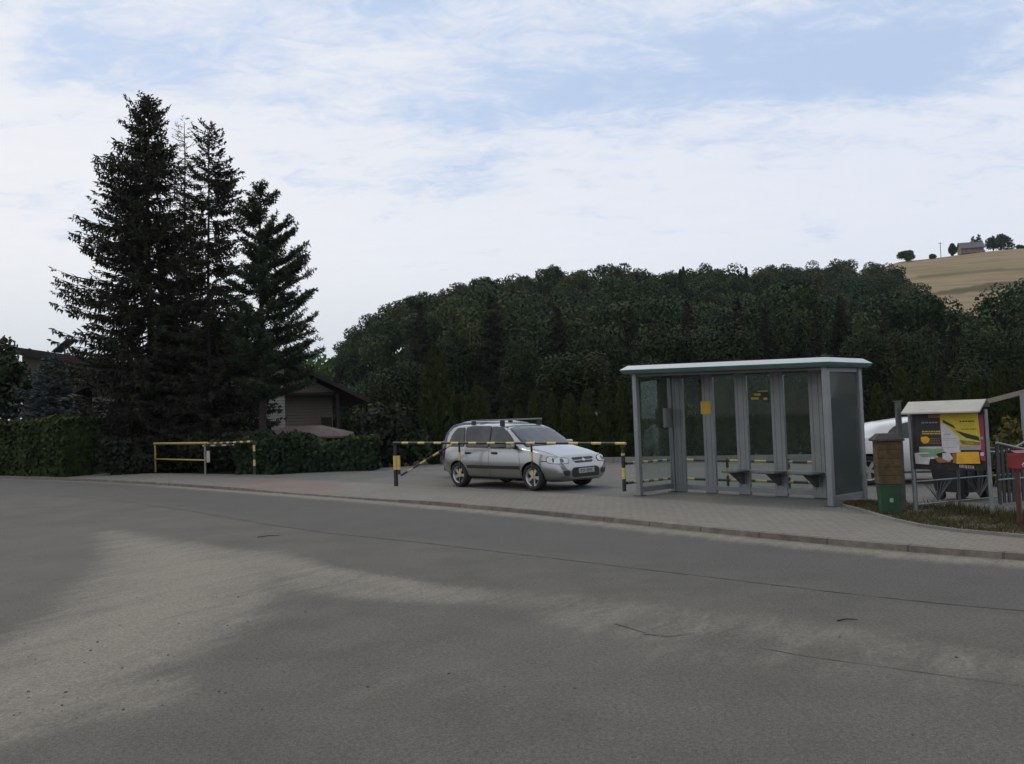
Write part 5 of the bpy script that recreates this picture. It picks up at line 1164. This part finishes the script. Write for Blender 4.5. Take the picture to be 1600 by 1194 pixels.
    def side(poly, off, m_, name, parent=root, **kw):
        out = []
        for s in (-1, 1):
            mbb = project([(Ln / 2 - x, z) for x, z in poly], Vector((0, s * 3, 0)), Vector((1, 0, 0)), Vector((0, 0, 1)), Vector((0, -s, 0)), off, m_, name); out.append(mbb.build(name, parent))
        return out
    def grow(poly, g):
        c = np.mean(poly, axis=0); return [tuple(c + (np.array(p) - c) * (1 + g / max(.05, np.linalg.norm(np.array(p) - c)))) for p in poly]
    for poly in side_windows:
        poly = grow(poly, .012)
        fr = side(grow(poly, .024), .005, 'seam', 'window_frame')
        for k, s in enumerate((-1, 1)):
            mbb = project([(Ln / 2 - x, z) for x, z in poly], Vector((0, s * 3, 0)), Vector((1, 0, 0)), Vector((0, 0, 1)), Vector((0, -s, 0)), .009, 'car_glass', 'w'); mbb.build('window_glass', fr[k])
    def top_poly(poly, off, m_, name, parent=root): # poly in (x,y)
        return project([(Ln / 2 - x, y) for x, y in poly], Vector((0, 0, 4)), Vector((1, 0, 0)), Vector((0, 1, 0)), Vector((0, 0, -1)), off, m_, name).build(name, parent)
    if screen:
        top_poly(grow(screen, .03), .005, 'seam', 'windscreen_seal'); top_poly(screen, .010, 'screen_glass', 'windscreen')
    def rear_poly(poly, off, m_, name): return project([(y, z) for y, z in poly], Vector((-4, 0, 0)), Vector((0, 1, 0)), Vector((0, 0, 1)), Vector((1, 0, 0)), off, m_, name).build(name, root)
    if rear_screen: rear_poly(rear_screen, .005, 'car_glass', 'rear_window')
    def front_poly(poly, off, m_, name, parent=root): return project([(y, z) for y, z in poly], Vector((4, 0, 0)), Vector((0, 1, 0)), Vector((0, 0, 1)), Vector((-1, 0, 0)), off, m_, name).build(name, parent)
    # seams as thin strips on the side
    def seamline(pts, wdt=.007, m_='seam', off=.002, name='door_seam'):
        for s in (-1, 1):
            P = resample(np.array(pts, float), .04); t = unit(np.gradient(P, axis=0)); n_ = np.stack([-t[:, 1], t[:, 0]], -1); vs_ = []
            for p, nn_ in zip(P, n_):
                for e_ in (-.5, .5):
                    q_ = p + nn_ * wdt * e_; h = bvh.ray_cast(Vector((Ln / 2 - q_[0], s * 3, q_[1])), Vector((0, -s, 0)), 10); vs_.append(h[0] - Vector((0, -s, 0)) * off if h[0] is not None else Vector((Ln / 2 - q_[0], s * .8, q_[1])))
            MB().add(vs_, [(2 * i, 2 * i + 1, 2 * i + 3, 2 * i + 2) for i in range(len(P) - 1)], m_, True).build(name, root)
    for dl in doors: seamline(dl)
    # wheels
    for wx in wheels:
        for s in (-1, 1):
            hw = float(np.interp(wx, *width)); y1 = s * (hw - .02); y0 = s * (hw - .22); X = Ln / 2 - wx
            wl_ = bpy.data.objects.new('wheel', None); C.objects.link(wl_); wl_.parent = root; wl_.location = (X, 0, wr)
            prof_ = [(.19, y0), (wr - .03, y0), (wr - .008, y0 + s * .02), (wr, y0 + s * .05), (wr, y1 - s * .05), (wr - .008, y1 - s * .02), (wr - .03, y1), (.205, y1 - s * .008), (.195, y1 - s * .03), (.19, y0)]
            mb = MB(); nseg = 40; vs_ = [(rr0 * math.cos(a0), yy, rr0 * math.sin(a0)) for a0 in np.arange(nseg) / nseg * 2 * math.pi for rr0, yy in prof_]; pl_ = len(prof_)
            mb.add(vs_, [(i * pl_ + k, i * pl_ + k + 1, ((i + 1) % nseg) * pl_ + k + 1, ((i + 1) % nseg) * pl_ + k) for i in range(nseg) for k in range(pl_ - 1)], 'rubber', True); mb.build('tyre', wl_)
            mb = MB(); yi = y1 - s * .035
            rp = [(.205, y1 - s * .012), (.19, y1 - s * .016), (.178, yi - s * .03), (.178, y0 + s * .04)]
            vs_ = [(rr0 * math.cos(a0), yy, rr0 * math.sin(a0)) for a0 in np.arange(nseg) / nseg * 2 * math.pi for rr0, yy in rp]
            mb.add(vs_, [(i * 4 + k, i * 4 + k + 1, ((i + 1) % nseg) * 4 + k + 1, ((i + 1) % nseg) * 4 + k) for i in range(nseg) for k in range(3)], 'alloy', True)
            mb.tube([(0, yi - s * .08, 0), (0, yi - s * .075, 0)], .178, 'trim_black', 24)
            mb.tube([(0, yi - s * .05, 0), (0, yi - s * .002, 0)], [.06, .05], 'alloy', 16)
            for k in range(5):
                a0 = k * 2 * math.pi / 5 + .3 + wx; d0 = Vector((math.cos(a0), 0, math.sin(a0))); e0 = Vector((-d0.z, 0, d0.x)); yo = Vector((0, yi - s * .028, 0)); th = Vector((0, s * .022, 0))
                q4 = [d0 * .03 - e0 * .030 + yo, d0 * .03 + e0 * .030 + yo, d0 * .186 + e0 * .040 + yo, d0 * .186 - e0 * .040 + yo]
                mb.prism(q4, th, 'alloy')
            mb.build('rim', wl_)
    return dict(side=side, front=front_poly, rear=rear_poly, top=top_poly, seam=seamline, project=project, bvh=bvh)

# the silver car
hd = R_(-47.5); Ln = 4.03; wheels = (.80, 3.30)
fw_ = gp(836, 767); fwd = Vector((math.cos(hd), math.sin(hd), 0)); rgt = Vector((math.sin(hd), -math.cos(hd), 0))
ctr = fw_ - fwd * (Ln / 2 - wheels[0]) - rgt * .74; ctr.z = .10
ctr = ctr + Vector((-.01, .16, 0))
car = thing('silver_car', ctr, hd, 'silver family car with roof bars parked behind the striped barrier', 'car')
S_top = ([0, .02, .05, .09, .16, .25, .5, .8, .95, 1.0, 1.15, 1.35, 1.60, 1.85, 2.3, 2.9, 3.4, 3.66, 3.80, 3.90, 3.96, 3.99, 4.02, 4.03],
         [.50, .55, .62, .70, .765, .80, .875, .95, .985, 1.00, 1.09, 1.215, 1.375, 1.47, 1.52, 1.535, 1.520, 1.475, 1.38, 1.18, .95, .88, .60, .52])
S_w = ([0, .03, .08, .18, .35, .6, 1.0, 2.0, 3.0, 3.5, 3.8, 3.95, 4.03], [.56, .66, .73, .785, .825, .845, .855, .858, .855, .84, .80, .74, .66])
S_b = ([0, .3, .6, 1.0, 1.5, 2.5, 3.4, 4.03], [.70, .74, .82, .89, .905, .925, .95, .97])
S_l = ([0, .1, .4, .8, 3.3, 3.7, 4.03], [.25, .20, .19, .22, .22, .25, .32])
sw = [[(1.26, .945), (1.52, 1.20), (1.78, 1.39), (1.95, 1.425), (2.14, 1.44), (2.14, .955)],
      [(2.22, .96), (2.22, 1.44), (2.85, 1.435), (3.06, 1.42), (3.03, 1.20), (2.99, .98)],
      [(3.09, .99), (3.12, 1.20), (3.15, 1.415), (3.42, 1.39), (3.58, 1.25), (3.66, 1.08), (3.62, 1.0)]]
scr = [(1.02, -.70), (.97, -.4), (.96, 0), (.97, .4), (1.02, .70), (1.30, .68), (1.66, .60), (1.72, .3), (1.73, 0), (1.72, -.3), (1.66, -.60), (1.30, -.68)]
dl = [[(1.20, .93), (1.14, .62), (1.17, .32), (1.22, .24)], [(2.18, 1.43), (2.18, .95), (2.16, .6), (2.18, .24)], [(3.06, 1.40), (3.02, .98), (2.97, .82), (2.90, .68)], [(1.22, .24), (2.7, .24)]]
K_ = make_car(car, Ln, S_top, S_w, S_b, S_l, wheels, 'paint_silver', sw, scr, [(-.54, 1.0), (.54, 1.0), (.48, 1.38), (-.48, 1.38)], doors=dl, tumble=.24)
car.scale = (1.045, 1.03, 1.0)
# bonnet shut line
K_['top']([(.20, -.64), (.20, -.655), (.95, -.735), (.95, -.72)], .002, 'seam', 'bonnet_seam'); K_['top']([(.20, .64), (.20, .655), (.95, .735), (.95, .72)], .002, 'seam', 'bonnet_seam')
# side moulding
K_['seam']([(1.16, .50), (2.94, .50)], .075, 'trim_black', .007, 'side_moulding'); K_['seam']([(1.16, .445), (2.90, .445)], .03, 'paint_silver', .010, 'moulding_edge')
K_['seam']([(.04, .43), (.42, .43)], .035, 'paint_silver', .008, 'bumper_strip')
K_['seam']([(.30, .64), (.52, .66)], .02, 'seam', .002, 'bumper_seam')
# head lamps
for s in (-1, 1):
    d_ = Vector((-.86, -s * .5, 0)).normalized(); ux = Vector((-d_.y * -1, d_.x * -1, 0)); ux = Vector((d_.y, -d_.x, 0)) * s    # u grows outwards/rearwards
    org = Vector((Ln / 2 - .30, s * .62, 0)) - d_ * 3
    poly = [(-.25, .60), (-.27, .66), (-.20, .715), (.02, .742), (.17, .745), (.20, .70), (.18, .615), (.0, .60)]
    poly = [(u, v) for u, v in poly]
    fr = K_['project']([(u * 1.06, .672 + (v - .672) * 1.16) for u, v in poly], org, ux, Vector((0, 0, 1)), d_, .005, 'seam', 'x').build('headlight', car)
    K_['project'](poly, org, ux, Vector((0, 0, 1)), d_, .010, 'lamp_clear', 'x').build('lens', fr)
    K_['project']([(-.14, .62), (-.14, .70), (-.05, .72), (-.05, .62)], org, ux, Vector((0, 0, 1)), d_, .013, 'lamp_dark', 'x').build('reflector', fr)
    K_['project']([(.07, .625), (.06, .72), (.10, .73), (.10, .62)], org, ux, Vector((0, 0, 1)), d_, .013, 'lamp_dark', 'x').build('reflector', fr)
# grille: two dark slots, badge, lower intake and fog openings
K_['front']([(-.30, .655), (.30, .655), (.34, .715), (-.34, .715)], .007, 'trim_black', 'grille'); K_['front']([(-.27, .595), (.27, .595), (.29, .64), (-.29, .64)], .007, 'trim_black', 'grille')
K_['front']([(-.31, .640), (.31, .640), (.32, .657), (-.32, .657)], .010, 'paint_silver', 'grille_bar')
K_['front']([(0, .71), (-.055, .66), (-.035, .628), (.035, .628), (.055, .66)], .014, 'lamp_clear', 'badge')
K_['front']([(-.40, .28), (.40, .28), (.43, .36), (.40, .50), (-.40, .50), (-.43, .36)], .007, 'trim_black', 'lower_intake')
for s in (-1, 1): K_['front']([(s * .50, .32), (s * .64, .34), (s * .655, .42), (s * .64, .445), (s * .49, .445), (s * .485, .38)], .007, 'trim_black', 'fog_recess')
pt = MB().box((Ln / 2 - .005, -.26, .365), (Ln / 2 + .018, .26, .475), 'plate').build('number_plate', car)
MB().box((Ln / 2 + .0182, -.265, .360), (Ln / 2 + .0188, -.235, .480), 'paint_navy').build('plate_band', pt)
tx = bpy.data.curves.new('plate_text', 'FONT'); tx.body = 'KX 4J95'; tx.size = .105; tx.align_x = 'CENTER'; tx.extrude = .0005
tmp = bpy.data.objects.new('tmp', tx); C.objects.link(tmp); bpy.context.view_layer.update(); tm = bpy.data.meshes.new_from_object(tmp.evaluated_get(bpy.context.evaluated_depsgraph_get())); bpy.data.objects.remove(tmp); tm.materials.clear(); tm.materials.append(M['black'])
to = bpy.data.objects.new('plate_lettering', tm); C.objects.link(to); to.parent = pt; to.location = (Ln / 2 + .0195, .01, .383); to.rotation_euler = (R_(90), 0, R_(90)); to.scale = (1.0, 1, 1)
# door handles, mirrors, roof bars, aerial
for x in (1.98, 2.90):
    for s in (-1, 1): MB().box((Ln / 2 - x - .085, s * .853 - .02, .80), (Ln / 2 - x + .085, s * .853 + .02, .855), 'trim_black', bev=.015).build('door_handle', car)
for s in (-1, 1):
    mb = MB(); mb.box((Ln / 2 - 1.42, s * .93 - .085, .93), (Ln / 2 - 1.27, s * .93 + .085, 1.07), 'paint_silver', bev=.04); mb.box((Ln / 2 - 1.40, min(s * .80, s * .86), .93), (Ln / 2 - 1.30, max(s * .80, s * .86), .98), 'trim_black'); mb.build('mirror', car)
for x in (1.95, 2.95):
    z_ = 1.572
    b_ = MB().box((Ln / 2 - x - .03, -.66, z_), (Ln / 2 - x + .03, .66, z_ + .035), 'galv', bev=.01).build('roof_bar', car)
    for s in (-1, 1): MB().box((Ln / 2 - x - .05, s * .585 - .04, 1.44), (Ln / 2 - x + .05, s * .585 + .04, z_), 'trim_black', bev=.015).build('foot', b_)
K_['side']([(1.0, 1.0), (1.02, 1.0), (1.02, 1.001), (1.0, 1.001)], .001, 'seam', 'wing_mark')
for s in (-1, 1):
    K_['project']([(-.07, .70), (.06, .70), (.08, .98), (-.05, .98)], Vector((-Ln / 2 + .12, s * .78, 0)) - Vector((.5, -s * .86, 0)).normalized() * 3, Vector((.86, s * .5, 0)), Vector((0, 0, 1)), Vector((.5, -s * .86, 0)).normalized(), .006, 'lamp_red', 'x').build('tail_light', car)

# navy car parked behind it
L2 = 4.2; hd2 = R_(-47)
N_top = ([0, .03, .08, .2, .6, 1.0, 1.1, 1.5, 1.75, 2.2, 3.2, 3.65, 3.9, 4.05, 4.15, 4.2], [.5, .6, .70, .78, .92, 1.03, 1.10, 1.40, 1.52, 1.60, 1.60, 1.52, 1.30, 1.02, .85, .5])
N_w = ([0, .05, .2, .5, 1, 3.4, 3.9, 4.1, 4.2], [.58, .7, .79, .84, .86, .86, .82, .76, .68]); N_b = ([0, 1, 4.2], [.75, .93, 1.02]); N_l = ([0, .3, 3.8, 4.2], [.25, .22, .24, .32])
p_ = at(742, 700, 24.0); nc = thing('navy_car', Vector((p_.x + .86, 24.2, .10)), hd2, 'dark navy blue car parked just behind the silver one, mostly hidden', 'car')
K2 = make_car(nc, L2, N_top, N_w, N_b, N_l, (.85, 3.4), 'paint_navy', [[(1.35, .97), (1.6, 1.25), (1.85, 1.44), (2.3, 1.48), (2.3, .99)], [(2.38, .99), (2.38, 1.48), (3.2, 1.46), (3.2, 1.02)], [(3.28, 1.04), (3.30, 1.44), (3.60, 1.38), (3.75, 1.08)]],
              [(1.1, -.68), (1.05, 0), (1.1, .68), (1.62, .58), (1.66, 0), (1.62, -.58)], [(-.55, 1.05), (.55, 1.05), (.48, 1.45), (-.48, 1.45)], doors=[[(2.34, 1.5), (2.34, .24)], [(3.24, 1.46), (3.2, .98), (2.9, .4)]])
for s in (-1, 1): K2['front']([(s * .42, .62), (s * .68, .64), (s * .70, .74), (s * .42, .72)], .004, 'lamp_clear', 'headlight')
for s in (-1, 1): K2['rear']([(s * .60, .80), (s * .74, .80), (s * .66, 1.25), (s * .58, 1.25)], .004, 'lamp_red', 'tail_light')

# white car on the right
L3 = 3.70; hd3 = R_(-7)
Wt = ([0, .03, .08, .2, .6, .95, 1.05, 1.5, 1.8, 2.2, 2.9, 3.2, 3.42, 3.56, 3.66, 3.70], [.5, .6, .68, .76, .88, .95, 1.0, 1.24, 1.34, 1.36, 1.27, 1.13, .98, .88, .76, .5])
W_w = ([0, .05, .2, .5, 1, 3.0, 3.5, 3.64, 3.70], [.55, .68, .77, .82, .84, .85, .81, .74, .64]); W_b = ([0, 1, 3.7], [.72, .90, .97]); W_l = ([0, .3, 3.4, 3.7], [.24, .2, .22, .3])
rw_ = gp(1358, 758); f3 = Vector((math.cos(hd3), math.sin(hd3), 0)); r3_ = Vector((math.sin(hd3), -math.cos(hd3), 0)); c3 = rw_ + f3 * (3.20 - L3 / 2) - r3_ * .74; c3.z = .1
wc = thing('white_car', c3, hd3, 'white hatchback parked behind the litter bin and notice board', 'car')
K3 = make_car(wc, L3, Wt, W_w, W_b, W_l, (.78, 3.20), 'paint_white', [[(1.3, .93), (1.55, 1.12), (1.85, 1.24), (2.1, 1.27), (2.1, .94)], [(2.16, .94), (2.16, 1.25), (2.4, 1.23), (2.62, 1.17), (2.76, 1.07), (2.76, .97)]],
              [(1.02, -.66), (.98, 0), (1.02, .66), (1.55, .56), (1.60, 0), (1.55, -.56)], [(-.5, .92), (.5, .92), (.42, 1.08), (-.42, 1.08)], doors=[[(2.13, 1.30), (2.13, .22)], [(2.88, 1.05), (2.86, .92), (2.8, .66), (2.7, .26)]])
for s in (-1, 1): K3['rear']([(s * .62, .78), (s * .74, .78), (s * .70, 1.02), (s * .58, 1.02)], .004, 'lamp_red', 'tail_light')
for s in (-1, 1): K3['front']([(s * .42, .62), (s * .66, .64), (s * .68, .74), (s * .42, .72)], .004, 'lamp_clear', 'headlight')

# bits glimpsed between the thujas
p = at(945, 672, 35); t_ = thing('garden_hut', (p.x, 35, 0), .1, 'small hut with a red-brown wall glimpsed between the thujas right of the silver car', 'hut')
MB().box((-.5, 0, 0), (.35, 1, 1.6), 'brick_far').build('wall', t_); mb = MB(); mb.prism([(-.6, -.2, 1.55), (.45, -.2, 1.55), (-.08, -.2, 1.9)], (0, 1.4, 0), 'roof_dark'); mb.build('roof', t_)

# ------------------------------------------------------------------ air
hm = bpy.data.materials.new('haze'); hm.use_nodes = True; t = hm.node_tree; t.nodes.remove(t.nodes['Principled BSDF'])
pv_ = N(t, 'ShaderNodeVolumePrincipled'); pv_.inputs['Color'].default_value = (0.85, 0.92, 1.0, 1); pv_.inputs['Density'].default_value = HAZE; L(t, pv_.outputs[0], t.nodes['Material Output'].inputs['Volume']); M['haze'] = hm
hb = MB().box((-1300, -320, -6), (1900, 1600, 110), 'haze').build('haze'); hb['kind'] = 'stuff'
